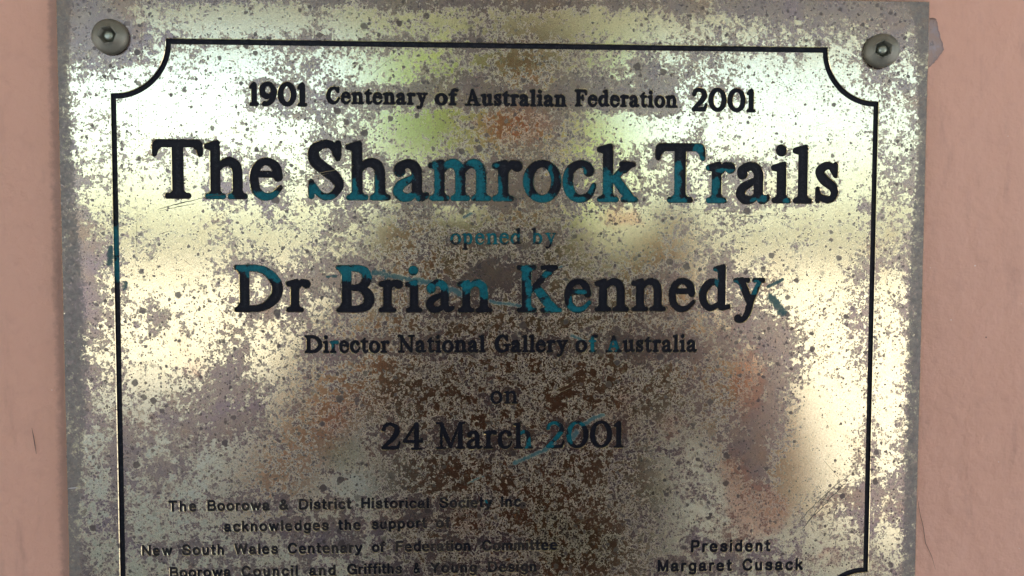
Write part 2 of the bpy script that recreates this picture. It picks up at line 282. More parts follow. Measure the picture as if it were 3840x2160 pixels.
# engraved lines: label, alphabet, depth (mm), words as (text, u0, v0, u1, v1, cap height, cutter allowance)
LINES = [
  ('bold black years and small centenary wording across the top', SERIF, 0.4, [('1901', 45.43, 1.99, 64.45, 2.02, 7.64, 3.4), ('Centenary', 71.31, 1.14, 105.59, 1.15, 5.51, 2.7), ('of', 108.33, 1.21, 116.0, 1.22, 5.53, 2.7), ('Australian', 118.66, 1.29, 153.56, 1.3, 5.55, 2.7), ('Federation', 156.62, 1.17, 192.32, 1.27, 5.59, 2.7), ('2001', 197.4, 2.42, 219.83, 2.56, 7.83, 2.0)]),
  ('large black title letters partly filled with teal', SERIF, 0.6, [('The', 12.3, 33.72, 56.57, 33.85, 19.78, 0), ('Shamrock', 64.52, 33.95, 178.69, 34.16, 20.06, 0), ('Trails', 184.79, 34.31, 250.71, 34.27, 20.37, 0)]),
  ('short worn teal line', SERIF, 0.3, [('opened', 113.38, 49.25, 138.26, 49.04, 5.72, -1.2), ('by', 141.61, 49.04, 150.36, 48.92, 5.74, -1.2)]),
  ('large widely spaced name line, black with teal patches', SERIF, 0.6, [('Dr', 39.31, 72.46, 65.07, 72.48, 15.97, 0), ('Brian', 74.1, 72.68, 128.09, 72.73, 16.1, 0), ('Kennedy', 136.37, 72.74, 224.49, 72.08, 16.3, 0)]),
  ('small black role line below the name', SERIF, 0.4, [('Director', 63.21, 86.71, 92.18, 86.76, 5.94, 1.4), ('National', 95.22, 86.72, 125.59, 86.73, 5.97, 1.4), ('Gallery', 128.85, 86.74, 154.48, 86.78, 6.0, 1.4), ('of', 157.2, 86.74, 164.92, 86.77, 6.01, 1.4), ('Australia', 167.94, 86.82, 200.35, 86.79, 6.04, 1.4)]),
  ('very short dark line above the date', SERIF, 0.3, [('on', 127.29, 104.94, 137.11, 105.0, 6.59, -0.6)]),
  ('date line with a teal smear across the last digits', SERIF, 0.5, [('24', 88.96, 121.02, 103.89, 121.06, 9.77, -0.6), ('March', 108.26, 120.91, 142.6, 121.02, 9.63, -0.6), ('2001', 146.64, 120.96, 174.64, 120.91, 9.78, -0.8)]),
  ('small sans serif line naming a society', SANS, 0.3, [('The', 16.01, 141.74, 25.45, 141.76, 3.65, 3.0), ('Boorowa', 29.19, 141.72, 50.48, 141.79, 3.66, 3.0), ('&', 53.96, 141.73, 57.0, 141.72, 3.67, 3.0), ('District', 60.67, 141.67, 78.66, 141.65, 3.68, 3.0), ('Historical', 82.27, 141.51, 105.79, 141.7, 3.69, 3.0), ('Society', 109.62, 141.65, 127.88, 141.68, 3.71, 3.0), ('Inc.', 131.17, 141.52, 139.55, 141.43, 3.72, 3.0)]),
  ('small sans serif line of thanks', SANS, 0.3, [('acknowledges', 34.92, 149.12, 70.75, 149.12, 3.68, 3.0), ('the', 74.26, 149.07, 81.95, 149.08, 3.69, 3.0), ('support', 85.94, 148.94, 104.93, 148.72, 3.7, 3.0), ('of', 108.39, 148.76, 113.07, 148.73, 3.71, 3.0)]),
  ('small sans serif line naming a committee', SANS, 0.3, [('New', 6.67, 157.18, 16.93, 157.24, 3.66, 3.0), ('South', 20.39, 157.24, 34.71, 157.26, 3.67, 3.0), ('Wales', 38.38, 157.17, 53.15, 157.2, 3.68, 3.0), ('Centenary', 56.74, 157.21, 82.36, 157.25, 3.7, 3.0), ('of', 85.89, 157.11, 90.17, 157.07, 3.71, 3.0), ('Federation', 94.17, 157.08, 120.37, 157.13, 3.72, 3.0), ('Committee', 124.61, 157.19, 151.15, 157.19, 3.74, 3.0)]),
  ('lowest small sans serif line, cut by the picture edge', SANS, 0.3, [('Boorowa', 15.98, 165.13, 36.9, 165.18, 3.68, 3.0), ('Council', 40.66, 165.15, 59.98, 165.17, 3.69, 3.0), ('and', 64.05, 165.14, 73.12, 165.14, 3.71, 3.0), ('Griffiths', 77.3, 164.97, 96.19, 164.88, 3.72, 3.0), ('&', 100.4, 164.95, 102.64, 164.89, 3.72, 3.0), ('Young', 106.48, 164.95, 122.54, 164.91, 3.73, 3.0), ('Design', 126.59, 164.88, 143.79, 164.96, 3.74, 3.0)]),
  ('upper line of the small black lettering at the lower right', SANS, 0.35, [('President', 199.14, 158.7, 227.77, 158.77, 4.17, 3.2)]),
  ('lower line of the small black lettering at the lower right', SANS, 0.35, [('Margaret', 187.2, 165.63, 213.82, 165.76, 4.17, 3.2), ('Cusack', 217.89, 165.72, 239.78, 165.77, 4.19, 3.2)]),
]
TARNISH = [(25.7, 7.0, 31.5, 16.4, -0.3), (103.6, 9.0, 9.6, 8.2, -0.35), (172.3, 9.7, 12.3, 8.2, -0.3), (226.9, 3.7, 31.5, 19.2, -0.34), (17.2, 36.6, 17.8, 11.0, -0.22), (247.3, 29.9, 12.3, 20.6, -0.28), (18.2, 58.2, 16.4, 12.3, -0.25), (13.8, 81.4, 12.3, 17.8, -0.12), (245.9, 101.9, 15.1, 17.8, -0.32), (243.5, 129.1, 12.3, 17.8, -0.4), (174.0, 45.6, 15.1, 8.2, -0.22), (16.4, 88.3, 16.4, 12.3, -0.15), (236.5, 60.8, 16.4, 16.4, -0.18), (48.7, -26.6, 34.2, 4.8, -0.28), (163.8, -26.9, 41.1, 4.8, -0.2), (-10.7, 14.0, 5.5, 27.4, -0.12), (270.6, 103.5, 5.5, 34.2, -0.25), (95.5, -11.2, 20.6, 5.5, -0.2), (143.2, -13.1, 16.4, 5.5, -0.15), (54.6, 47.3, 27.4, 9.6, -0.1), (45.5, 127.2, 20.6, 8.2, -0.05), (-10.5, -27.0, 13.7, 11.0, 0.3), (254.5, -33.7, 34.2, 8.2, 0.28), (129.5, -33.8, 164.4, 2.2, 0.3), (24.1, 110.3, 17.8, 8.2, 0.35), (3.7, 122.6, 5.5, 11.0, 0.2), (126.8, 59.5, 11.0, 5.5, 0.45), (230.6, 91.9, 8.2, 16.4, 0.5), (221.7, 120.3, 9.6, 19.2, 0.45), (255.4, 139.3, 11.0, 8.2, 0.4), (129.6, 32.0, 15.1, 8.2, 0.2), (70.8, 48.6, 23.3, 12.3, 0.14), (29.2, 129.8, 27.4, 16.4, 0.1), (200.0, 103.1, 20.6, 27.4, 0.1), (193.2, 124.4, 21.9, 21.9, 0.05), (136.3, -29.2, 123.3, 5.5, 0.06), (27.5, 63.7, 8.2, 6.9, 0.1), (44.2, 17.6, 8.2, 6.9, 0.06), (185.7, 86.1, 34.2, 8.2, 0.06), (54.0, 102.2, 27.4, 8.2, 0.12), (136.6, 102.7, 54.8, 20.6, 0.03), (157.8, 138.2, 41.1, 20.6, 0.02), (129.7, 105.5, 35.6, 8.2, -0.06), (143.7, 131.0, 41.1, 6.9, -0.06), (115.7, 134.9, 27.4, 5.5, -0.06), (13.3, 73.2, 6.9, 6.9, 0.35), (140.6, 25.0, 8.2, 9.6, 0.2), (214.0, 81.9, 11.0, 8.2, 0.15), (35.1, 93.8, 8.2, 11.0, 0.2), (115.9, -4.7, 41.1, 8.2, 0.2), (172.2, -6.7, 34.2, 8.2, 0.25), (20.7, -8.9, 8.2, 4.1, 0.1), (-11.6, 52.9, 5.5, 24.7, 0.35), (-6.0, 71.8, 6.9, 8.2, 0.2), (15.7, 126.9, 13.7, 8.2, 0.12), (-0.7, 140.6, 4.1, 27.4, 0.15), (35.4, 71.9, 8.2, 5.5, -0.1)]
TEAL = [(31.9, 33.5, 4.4, 1.8), (37.3, 32.9, 2.6, 1.9), (50.8, 32.8, 6.7, 2.1), (66.6, 31.3, 3.0, 3.5), (71.6, 33.6, 5.8, 1.8), (80.2, 30.8, 1.9, 4.4), (81.1, 33.3, 4.9, 1.6), (87.5, 29.4, 1.6, 4.9), (88.0, 33.2, 4.0, 1.6), (95.3, 29.4, 4.0, 4.9), (98.9, 26.1, 3.0, 1.9), (98.9, 33.0, 4.9, 1.9), (108.1, 27.5, 2.1, 7.6), (108.1, 33.4, 4.0, 1.6), (114.5, 21.0, 4.0, 4.0), (115.0, 28.3, 2.6, 6.7), (121.9, 21.0, 3.0, 1.8), (123.2, 28.3, 3.0, 7.6), (116.8, 33.4, 5.8, 1.6), (128.3, 33.3, 5.8, 1.4), (129.4, 21.8, 1.2, 1.0), (130.2, 30.1, 1.4, 5.8), (129.2, 33.8, 5.8, 1.4), (139.4, 29.1, 1.9, 6.7), (145.9, 33.2, 5.8, 2.1), (148.2, 25.4, 1.2, 4.4), (152.9, 25.3, 1.8, 4.9), (154.3, 30.9, 3.0, 4.0), (159.8, 23.5, 1.2, 1.8), (162.2, 29.0, 1.6, 3.0), (158.0, 33.4, 3.0, 1.2), (167.8, 28.0, 2.3, 5.8), (169.2, 33.6, 4.0, 1.6), (172.9, 27.1, 4.0, 4.0), (176.7, 31.7, 4.0, 3.0), (171.0, 25.7, 1.6, 1.2), (166.4, 34.0, 4.0, 1.2), (200.0, 15.8, 2.3, 3.0), (201.0, 19.0, 1.6, 1.6), (193.0, 21.8, 1.6, 2.5), (192.2, 27.9, 2.1, 6.7), (192.7, 33.6, 4.0, 1.4), (203.1, 22.2, 1.4, 1.2), (205.8, 28.7, 1.4, 4.0), (206.8, 27.8, 1.2, 3.0), (205.9, 33.6, 4.4, 1.4), (209.5, 23.1, 4.0, 1.0), (220.1, 33.3, 2.1, 1.0), (223.5, 32.8, 1.6, 1.6), (231.6, 33.4, 1.8, 1.0), (41.9, 57.4, 2.3, 1.6), (46.9, 57.9, 4.9, 1.9), (51.4, 59.7, 4.0, 1.8), (54.1, 61.1, 1.8, 1.8), (44.0, 59.7, 0.8, 1.6), (77.8, 59.7, 4.0, 2.5), (83.3, 57.8, 4.9, 2.7), (86.0, 59.7, 1.8, 2.1), (76.9, 57.8, 4.9, 1.2), (100.7, 57.8, 1.8, 2.1), (101.1, 62.4, 2.1, 1.4), (106.6, 64.1, 1.9, 1.8), (110.8, 63.2, 3.0, 2.1), (113.5, 64.7, 1.8, 3.0), (119.1, 63.8, 2.6, 3.0), (123.7, 63.8, 4.0, 3.0), (125.6, 66.6, 2.1, 2.1), (139.5, 58.7, 1.8, 4.0), (140.9, 64.3, 1.4, 4.0), (141.4, 69.9, 1.8, 3.0), (140.9, 57.9, 2.6, 0.8), (145.1, 66.1, 3.0, 2.1), (147.9, 69.9, 3.0, 3.0), (150.7, 72.2, 3.0, 1.2), (147.0, 59.6, 2.5, 1.2), (159.1, 65.7, 2.5, 1.0), (157.3, 71.3, 4.0, 1.8), (161.0, 69.9, 2.1, 2.1), (155.9, 68.9, 1.0, 2.5), (206.3, 58.6, 1.6, 1.4), (207.2, 61.4, 0.8, 3.0), (200.6, 64.3, 0.8, 3.0), (213.9, 62.8, 1.8, 1.4), (221.6, 62.8, 1.9, 1.6), (220.5, 65.2, 1.6, 1.8), (215.4, 65.2, 1.0, 2.5), (125.6, 46.7, 14.0, 3.0), (146.0, 46.6, 5.8, 2.5), (72.1, 84.6, 1.4, 1.8), (73.5, 82.8, 1.8, 1.2), (163.5, 83.9, 2.1, 3.0), (170.6, 84.9, 2.5, 2.5), (138.7, 115.9, 0.8, 5.8), (140.1, 119.7, 1.2, 1.6), (141.7, 118.7, 1.2, 2.1), (149.1, 113.1, 3.0, 2.3), (151.4, 116.9, 3.0, 2.1), (148.3, 119.7, 2.1, 1.6), (156.6, 114.1, 2.5, 3.0), (155.7, 117.0, 1.6, 3.0), (160.4, 112.2, 2.1, 1.2), (-0.1, 48.0, 1.6, 8.5), (0.1, 57.9, 1.6, 5.8), (126.1, 139.5, 1.0, 0.8)]
SMEAR = [([(70.9, 60.4), (74.3, 60.2)], 0.64), ([(86.9, 58.9), (94.2, 60.1), (101.6, 62.0), (108.9, 62.6)], 1.28), ([(101.6, 61.5), (109.9, 63.3), (114.5, 65.2), (118.2, 66.6)], 1.46), ([(123.7, 68.0), (129.3, 69.4), (134.9, 69.9), (138.6, 70.8)], 0.82), ([(118.2, 39.8), (120.9, 38.4)], 0.64), ([(225.4, 63.8), (228.2, 62.4), (230.6, 61.2)], 0.82), ([(226.4, 67.5), (229.4, 70.9), (230.8, 72.8)], 2.01), ([(228.8, 69.0), (230.3, 71.8)], 1.28), ([(135.9, 125.9), (140.6, 123.9), (146.3, 121.6), (150.0, 118.8)], 1.1), ([(159.9, 112.7), (163.2, 110.4), (167.2, 109.1)], 1.01), ([(157.6, 115.5), (156.6, 117.0)], 1.46), ([(119.5, 132.9), (122.8, 131.4), (125.2, 130.4)], 0.46), ([(155.9, 80.9), (158.3, 81.9), (160.2, 83.0)], 0.73), ([(-1.8, 50.7), (-2.2, 56.1)], 1.46), ([(2.9, 62.5), (2.5, 64.8)], 1.1), ([(147.9, 57.7), (152.5, 56.8)], 0.55), ([(90.6, 58.3), (91.5, 62.4)], 0.73)]
SCRATCHES = [((14.0, 37.5), (29.3, 33.5), 0.16, 1, 14, 0.12), ((14.5, 38.0), (27.0, 35.4), 0.1, 1, 12, 0.1), ((27.9, 33.8), (39.1, 31.7), 0.12, 1, 10, 0.12), ((51.7, 30.7), (60.8, 28.5), 0.1, 1, 10, 0.1), ((54.4, 30.1), (71.7, 25.9), 0.08, 1, 12, 0.1), ((56.3, 28.7), (72.6, 24.8), 0.07, 0, 12, 0.1), ((58.5, 26.7), (78.0, 23.1), 0.07, 0, 12, 0.1), ((73.5, 22.9), (80.8, 21.4), 0.06, 1, 8, 0.1), ((72.6, 24.0), (80.7, 22.3), 0.06, 0, 8, 0.1), ((64.3, 36.4), (80.7, 35.8), 0.06, 1, 10, 0.08), ((8.4, -3.3), (8.2, 17.3), 0.05, 1, 20, 0.04), ((7.4, 35.3), (6.4, 57.0), 0.06, 1, 20, 0.05), ((10.2, -32.6), (9.5, -9.5), 0.05, 1, 16, 0.04), ((263.6, 126.5), (241.3, 141.8), 0.05, 1, 16, 0.08), ((255.7, 133.2), (238.5, 151.4), 0.14, 1, 16, 0.25), ((252.8, 133.2), (237.5, 148.5), 0.12, 1, 16, 0.25), ((249.9, 136.1), (239.5, 151.4), 0.1, 1, 14, 0.25), ((246.3, 125.4), (253.8, 134.2), 0.05, 1, 8, 0.05), ((148.1, 102.7), (158.4, 98.0), 0.06, 0, 10, 0.1), ((147.1, 101.8), (156.5, 97.1), 0.05, 0, 10, 0.1), ((104.4, 44.0), (121.9, 40.2), 0.05, 0, 10, 0.08), ((198.4, 37.1), (226.9, 37.9), 0.06, 1, 16, 0.1), ((200.3, 38.1), (225.0, 39.3), 0.06, 0, 16, 0.1), ((207.9, 39.4), (232.6, 38.4), 0.06, 1, 16, 0.1), ((187.1, 37.2), (217.3, 35.9), 0.05, 1, 16, 0.1), ((13.9, 46.1), (18.3, 44.7), 0.06, 1, 6, 0.05), ((22.7, 54.7), (24.9, 56.5), 0.08, 1, 5, 0.05), ((102.3, 127.8), (104.2, 124.1), 0.05, 0, 5, 0.03), ((194.1, 152.8), (194.6, 157.6), 0.04, 0, 5, 0.03), ((221.0, 148.3), (221.3, 153.1), 0.05, 0, 5, 0.03), ((224.0, 150.8), (224.1, 152.7), 0.05, 0, 4, 0.03), ((173.9, 141.0), (154.0, 149.4), 0.03, 0, 12, 0.1), ((239.2, 8.0), (245.3, 6.1), 0.04, 1, 6, 0.05), ((85.5, -7.8), (93.6, -14.6), 0.06, 1, 8, 0.08)]
COPPER_REFLECT = [(218.5, 97.5, 8.2, 15.1, 0.9), (222.9, 144.7, 13.7, 12.3, 1.0), (213.3, 128.8, 6.9, 8.2, 0.6), (73.0, 112.1, 12.3, 15.1, 0.55), (191.6, 113.0, 8.2, 8.2, 0.6), (136.4, 8.0, 16.4, 8.2, 0.9), (172.6, 39.3, 11.0, 5.5, 0.7), (153.3, 73.4, 20.6, 6.9, 0.35), (119.9, 146.3, 12.3, 8.2, 0.55), (25.7, 92.4, 8.2, 8.2, 0.5), (146.3, 85.9, 16.4, 6.9, 0.3), (248.5, 161.0, 9.6, 6.9, 0.5), (95.0, 102.5, 16.4, 9.6, 0.4), (173.1, 102.9, 8.2, 8.2, 0.5), (75.9, 82.9, 13.7, 5.5, 0.3)]  # copper-toned patches; mirrored arms and face painted into the metal colour
OLIVE = [(75.7, 121.9, 12.3, 9.6, 0.8), (148.0, 149.5, 9.6, 15.1, 0.9), (165.0, 156.9, 15.1, 11.0, 0.9), (186.2, 137.1, 11.0, 8.2, 0.7), (140.5, -13.1, 16.4, 5.5, 0.7), (109.1, -9.3, 16.4, 4.8, 0.6), (136.7, 128.1, 16.4, 8.2, 0.4), (94.9, 137.5, 12.3, 6.9, 0.4), (129.5, -29.8, 150.7, 4.1, 0.45), (273.2, 60.8, 5.5, 82.2, 0.35), (-9.2, 34.0, 5.5, 54.8, 0.25)]

# ------------------------------------------------------------------ materials
def patina_material():
    t = NT('tarnished_brass')
    P = t.coords(1000.0)
    warp = t.noise(P, .35, 3)
    nf = t.noise(P, .85, 6, .74, 1.1)
    nm = t.noise(t.mapped(P, loc=(31, 0, 11)), .38, 5, .62, .3)
    wb = t.n('ShaderNodeTexNoise'); t.put(wb.inputs['Vector'], P); wb.inputs['Scale'].default_value = 1.1; wb.inputs['Detail'].default_value = 4
    wa_ = t.n('ShaderNodeVectorMath', operation='MULTIPLY_ADD'); t.put(wa_.inputs[0], wb.outputs['Color']); wa_.inputs[1].default_value = (1.1, 1.1, 1.1); t.put(wa_.inputs[2], P)
    BLOBV = wa_.outputs[0]
    nc = t.noise(t.mapped(P, loc=(7, 0, 53)), .075, 4, .55)
    T = t.attr('tarnish'); ED = t.attr('edge'); TL = t.attr('teal')
    val = t.math('ADD', T, t.math('MULTIPLY', t.math('SUBTRACT', nf, .5), 1.25))
    val = t.math('ADD', val, t.math('MULTIPLY', t.math('SUBTRACT', nm, .5), 1.15))
    val = t.math('ADD', val, t.math('MULTIPLY', t.math('SUBTRACT', nc, .5), .9))
    dB, cB = t.voro(BLOBV, .62)
    dC, cC = t.voro(BLOBV, 1.35)
    val = t.math('ADD', val, t.math('MULTIPLY', t.math('SUBTRACT', .42, dB), .38))
    val = t.math('ADD', val, t.math('MULTIPLY', t.math('SUBTRACT', .42, dC), .34))
    tar = t.step(val, .44, .60)
    # round corrosion spots in three sizes
    Pw = t.n('ShaderNodeVectorMath', operation='ADD')
    wv = t.n('ShaderNodeTexNoise'); t.put(wv.inputs['Vector'], P); wv.inputs['Scale'].default_value = .8; wv.inputs['Detail'].default_value = 3
    sc = t.n('ShaderNodeVectorMath', operation='SCALE'); t.put(sc.inputs[0], wv.outputs['Color']); sc.inputs['Scale'].default_value = 1.3
    t.put(Pw.inputs[0], P); t.put(Pw.inputs[1], sc.outputs[0]); Pw = Pw.outputs[0]
    spots = None; ring = None
    for s, k, cut, ex in ((.33, .46, .84, 1.0), (.60, .44, .58, 1.0), (1.2, .46, .28, 1.0)):
        d, c = t.voro(Pw, s)
        r = t.sep(c)
        rad = t.math('MULTIPLY', t.step(r[0], cut, 1.0), k)
        rad = t.math('MULTIPLY', rad, t.step(t.math('ADD', T, t.math('MULTIPLY', nm, .4)), .15, .75, .55, 1.0))
        e = t.math('SUBTRACT', rad, d)
        m = t.math('MULTIPLY', t.step(e, -.02, .07), t.step(r[1], 0, 1, .45, 1.0))
        spots = m if spots is None else t.math('MAXIMUM', spots, m)
        if s < .6:
            g = t.math('MULTIPLY', t.step(e, -.13, -.06), t.step(e, -.05, .0, 1.0, 0.0))
            ring = g if ring is None else t.math('MAXIMUM', ring, g)
    # colours of the metal itself
    n3 = t.noise(t.mapped(P, loc=(3, 0, 90)), .16, 5, .6)
    brass = t.mix(n3, (.63, .54, .335), (.70, .63, .44))
    dull = t.mix(t.step(n3, .35, .65), (.275, .21, .168), (.225, .172, .16))
    dull = t.mix(t.math('MULTIPLY', t.step(t.noise(P, 1.7, 5, .7), .42, .7), .55), dull, (.345, .28, .215))
    # broad purple-brown and rusty stains, then olive patches and painted-in warm reflections
    st1 = t.step(t.noise(t.mapped(P, loc=(120, 0, 20)), .035, 5, .62, .5), .50, .66)
    st2 = t.step(t.noise(t.mapped(P, loc=(20, 0, 220)), .05, 5, .62, .5), .54, .68)
    cop_refl = t.step(t.math('ADD', t.attr('copper_reflect'), t.math('MULTIPLY', t.math('SUBTRACT', nm, .5), .9)), .30, .75)  # reflected skin tones put into the plate colour as orange patches
    olv = t.step(t.math('ADD', t.attr('olive'), t.math('MULTIPLY', t.math('SUBTRACT', nm, .5), .9)), .35, .9)
    dull = t.mix(t.math('MULTIPLY', st1, .6), dull, (.235, .175, .185))
    dull = t.mix(t.math('MULTIPLY', st2, .5), dull, (.30, .195, .125))
    mott = t.step(t.noise(t.mapped(P, loc=(5, 0, 5)), 2.4, 5, .7), .3, .7, .72, 1.12)
    brass = t.mix(t.math('MULTIPLY', st2, .35), brass, (.66, .50, .30))
    dull = t.mix(t.math('MULTIPLY', cop_refl, .75), dull, (.33, .18, .115))
    brass = t.mix(t.math('MULTIPLY', cop_refl, .75), brass, (.62, .36, .23))
    dull = t.mix(t.math('MULTIPLY', olv, .7), dull, (.13, .115, .065))
    brass = t.mix(t.math('MULTIPLY', olv, .6), brass, (.36, .33, .16))
    ms = t.n('ShaderNodeMix', data_type='RGBA', blend_type='MULTIPLY'); ms.inputs[0].default_value = 1.0
    t.put(ms.inputs[6], t.mix(tar, brass, dull)); t.put(ms.inputs[7], mott)
    col = ms.outputs[2]
    fringe = t.math('MULTIPLY', t.step(val, .43, .50), t.step(val, .53, .62, 1.0, 0.0))
    col = t.mix(t.math('MULTIPLY', fringe, .6), col, (.345, .29, .225))
    col = t.mix(t.math('MULTIPLY', ring, .30), col, (.46, .40, .30))
    spotcol = t.mix(n3, (.10, .078, .066), (.08, .066, .07))
    spotw = t.math('MULTIPLY', spots, t.step(ED, .2, .8, .92, .35))
    col = t.mix(spotw, col, spotcol)
    edm = t.step(t.math('ADD', ED, t.math('MULTIPLY', t.math('SUBTRACT', nf, .5), .9)), .42, .62)
    edcol = t.mix(t.step(t.noise(P, .5, 6, .7), .3, .7), (.098, .092, .09), (.215, .195, .175))
    peek = t.step(t.noise(t.mapped(P, loc=(60, 0, 3)), 1.1, 6, .75), .50, .62)
    edm = t.math('MULTIPLY', edm, t.math('SUBTRACT', 1.0, t.math('MULTIPLY', peek, .8)))
    col = t.mix(t.math('MULTIPLY', edm, t.step(nm, .3, .7, .5, .95)), col, edcol)
    # fine scratches
    scr = None
    for rot, off, th in ((0.03, 0, .735), (1.1, 40, .765), (-.35, 90, .765)):
        q = t.noise(t.mapped(P, (2.6, 1, .035), rot, (off, 0, off)), 1.0, 2, .5)
        m = t.step(q, th, th + .02)
        scr = m if scr is None else t.math('MAXIMUM', scr, m)
    col = t.mix(t.math('MULTIPLY', scr, .35), col, (.75, .70, .55))
    # thin brushed-on teal paint
    tl = t.step(t.math('ADD', TL, t.math('MULTIPLY', t.math('SUBTRACT', t.noise(t.mapped(P, (1.2, 1, .9), .4), .9, 6, .75), .5), 1.3)), .45, .72)
    col = t.mix(t.math('MULTIPLY', tl, .9), col, t.mix(nf, (.003, .042, .054), (.009, .095, .105)))
    rough = t.mix(tar, (.14,) * 3, (.26,) * 3)
    rough = t.mix(spotw, rough, (.34,) * 3)
    rough = t.mix(edm, rough, (.55,) * 3)
    rough = t.mix(tl, rough, (.75,) * 3)
    metal = t.mix(tar, (1.0,) * 3, (.95,) * 3)
    metal = t.mix(t.math('MULTIPLY', fringe, .75), metal, (.15,) * 3)
    rough = t.mix(t.math('MULTIPLY', fringe, .7), rough, (.5,) * 3)
    metal = t.mix(spotw, metal, (.92,) * 3)
    metal = t.mix(edm, metal, (.25,) * 3)
    metal = t.mix(tl, metal, (0.0,) * 3)
    t.set(color=col, rough=rough, metal=metal)
    h = t.math('ADD', t.math('MULTIPLY', tar, .5), t.math('MULTIPLY', nf, .8))
    h = t.math('SUBTRACT', h, t.math('MULTIPLY', spots, .5))
    t.bump(h, .10, .00012)
    return t.m

def groove_material(name, worn=0.0):
    t = NT(name)
    P = t.coords(1000.0)
    n = t.noise(P, .9, 6, .7)
    T = t.attr('teal')
    tl = t.step(t.math('ADD', T, t.math('MULTIPLY', t.math('SUBTRACT', t.noise(P, .7, 6, .75, .6), .5), 1.5)), .42, .62)
    teal = t.mix(t.step(n, .3, .7), (.002, .065, .092), (.006, .140, .178))
    teal = t.mix(t.step(t.noise(P, 2.2, 4, .7), .60, .72), teal, (.004, .02, .035))
    teal = t.mix(t.step(t.noise(t.mapped(P, loc=(40, 0, 9)), 1.1, 5, .7), .62, .74), teal, (.03, .23, .22))
    black = t.mix(t.step(n, .35, .75), (.0035, .0035, .0085), (.010, .011, .020))
    d, c = t.voro(P, .45)
    mid = t.math('MULTIPLY', t.step(t.attr('depth_mid'), .9, 1.7), t.step(t.noise(P, 1.6, 5, .75), .42, .66))
    black = t.mix(t.math('MULTIPLY', mid, .55), black, (.045, .048, .056))
    dust = t.math('MULTIPLY', t.step(d, .05, .10, 1.0, 0.0), t.step(t.sep(c)[0], .86, .9))
    black = t.mix(t.math('MULTIPLY', dust, .6), black, (.30, .30, .32))
    if worn:
        w_ = t.step(t.math('ADD', t.noise(P, .12, 3, .6), t.math('MULTIPLY', t.math('SUBTRACT', n, .5), .6)), .42, .62)
        black = t.mix(t.math('MULTIPLY', w_, worn), black, t.mix(n, (.018, .015, .015), (.075, .062, .055)))
    t.set(color=t.mix(tl, black, teal), rough=t.step(n, .3, .7, .42, .6), spec=.14)
    t.bump(n, .5, .0002)
    return t.m

def wall_material():
    t = NT('pink_painted_render')
    P = t.coords(1000.0)
    n1 = t.noise(P, .012, 5, .6); n4 = t.noise(P, .045, 4, .5); n2 = t.noise(P, .14, 6, .6); n3 = t.noise(P, .9, 4, .6)
    c = t.mix(n1, (.625, .340, .258), (.665, .375, .29))
    c = t.mix(t.math('MULTIPLY', t.step(n2, .5, .75), .30), c, tuple(x * .80 for x in (.625, .340, .258)))
    # brushed dirt and faint streaks
    st = t.noise(t.mapped(P, (1, 1, .22), .12), .11, 6, .65)
    c = t.mix(t.math('MULTIPLY', t.step(st, .52, .78), .32), c, (.20, .125, .105))
    dirt_and_shade = t.attr('dirt_and_shade')  # plate-edge dirt together with the shadow gap, painted dark on the wall
    dirt_gap_shade = t.step(t.math('ADD', dirt_and_shade, t.math('MULTIPLY', t.math('SUBTRACT', t.noise(P, .35, 6, .7), .5), 1.2)), .35, 1.0)
    c = t.mix(t.math('MULTIPLY', dirt_gap_shade, .45), c, (.12, .085, .085))
    for s, th, colr, r in ((.11, .50, (.80, .72, .68), .045), (.085, .62, (.07, .045, .04), .035), (.22, .90, (.72, .62, .58), .06)):
        d, cc = t.voro(P, s)
        r_ = t.sep(cc)
        mm = t.math('MULTIPLY', t.step(d, r * .5, r, 1.0, 0.0), t.step(r_[0], th, th + .05))
        c = t.mix(t.math('MULTIPLY', mm, .8), c, colr)
    t.set(color=c, rough=.55, spec=.3)
    h = t.math('ADD', t.math('MULTIPLY', n2, .7), t.math('MULTIPLY', n3, .10))
    h = t.math('ADD', h, t.math('MULTIPLY', n4, 1.6))
    t.bump(h, .55, .0022)
    return t.m

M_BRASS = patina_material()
M_PAINT = groove_material('black_engraving_paint')
M_WORN = groove_material('worn_engraving_paint', .6)
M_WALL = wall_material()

def screw_material():
    t = NT('weathered_bronze')
    P = t.coords(1000.0)
    n = t.noise(P, .35, 5, .6); f = t.noise(P, 2.2, 5, .7)
    c = t.mix(n, (.155, .148, .122), (.25, .24, .195))
    c = t.mix(t.math('MULTIPLY', t.step(f, .56, .72), .6), c, (.38, .38, .31))
    t.set(color=c, metal=.55, rough=t.step(f, .3, .7, .38, .55))
    t.bump(f, .25, .0001)
    return t.m
M_SCREW = screw_material()

# ------------------------------------------------------------------ glyph outlines
def stroke_poly(s):
    """outline of one cutter stroke (round ends)"""
    pts = []
    for p in s:
        if not pts or math.hypot(p[0] - pts[-1][0], p[1] - pts[-1][1]) > .25: pts.append(p)
    if len(pts) == 1: pts.append((pts[0][0] + .3, pts[0][1], pts[0][2]))
    n = len(pts)
    closed = math.hypot(pts[0][0] - pts[-1][0], pts[0][1] - pts[-1][1]) < .6
    polys = []
    for (x0, y0, r0), (x1, y1, r1) in zip(pts[:-1], pts[1:]):      # hull of the two end circles of every segment
        a = math.atan2(y1 - y0, x1 - x0)
        k = 7
        P = [(x1 + r1 * math.cos(a - math.pi / 2 + math.pi * i / k), y1 + r1 * math.sin(a - math.pi / 2 + math.pi * i / k)) for i in range(k + 1)]
        P += [(x0 + r0 * math.cos(a + math.pi / 2 + math.pi * i / k), y0 + r0 * math.sin(a + math.pi / 2 + math.pi * i / k)) for i in range(k + 1)]
        polys.append(P)
    return polys

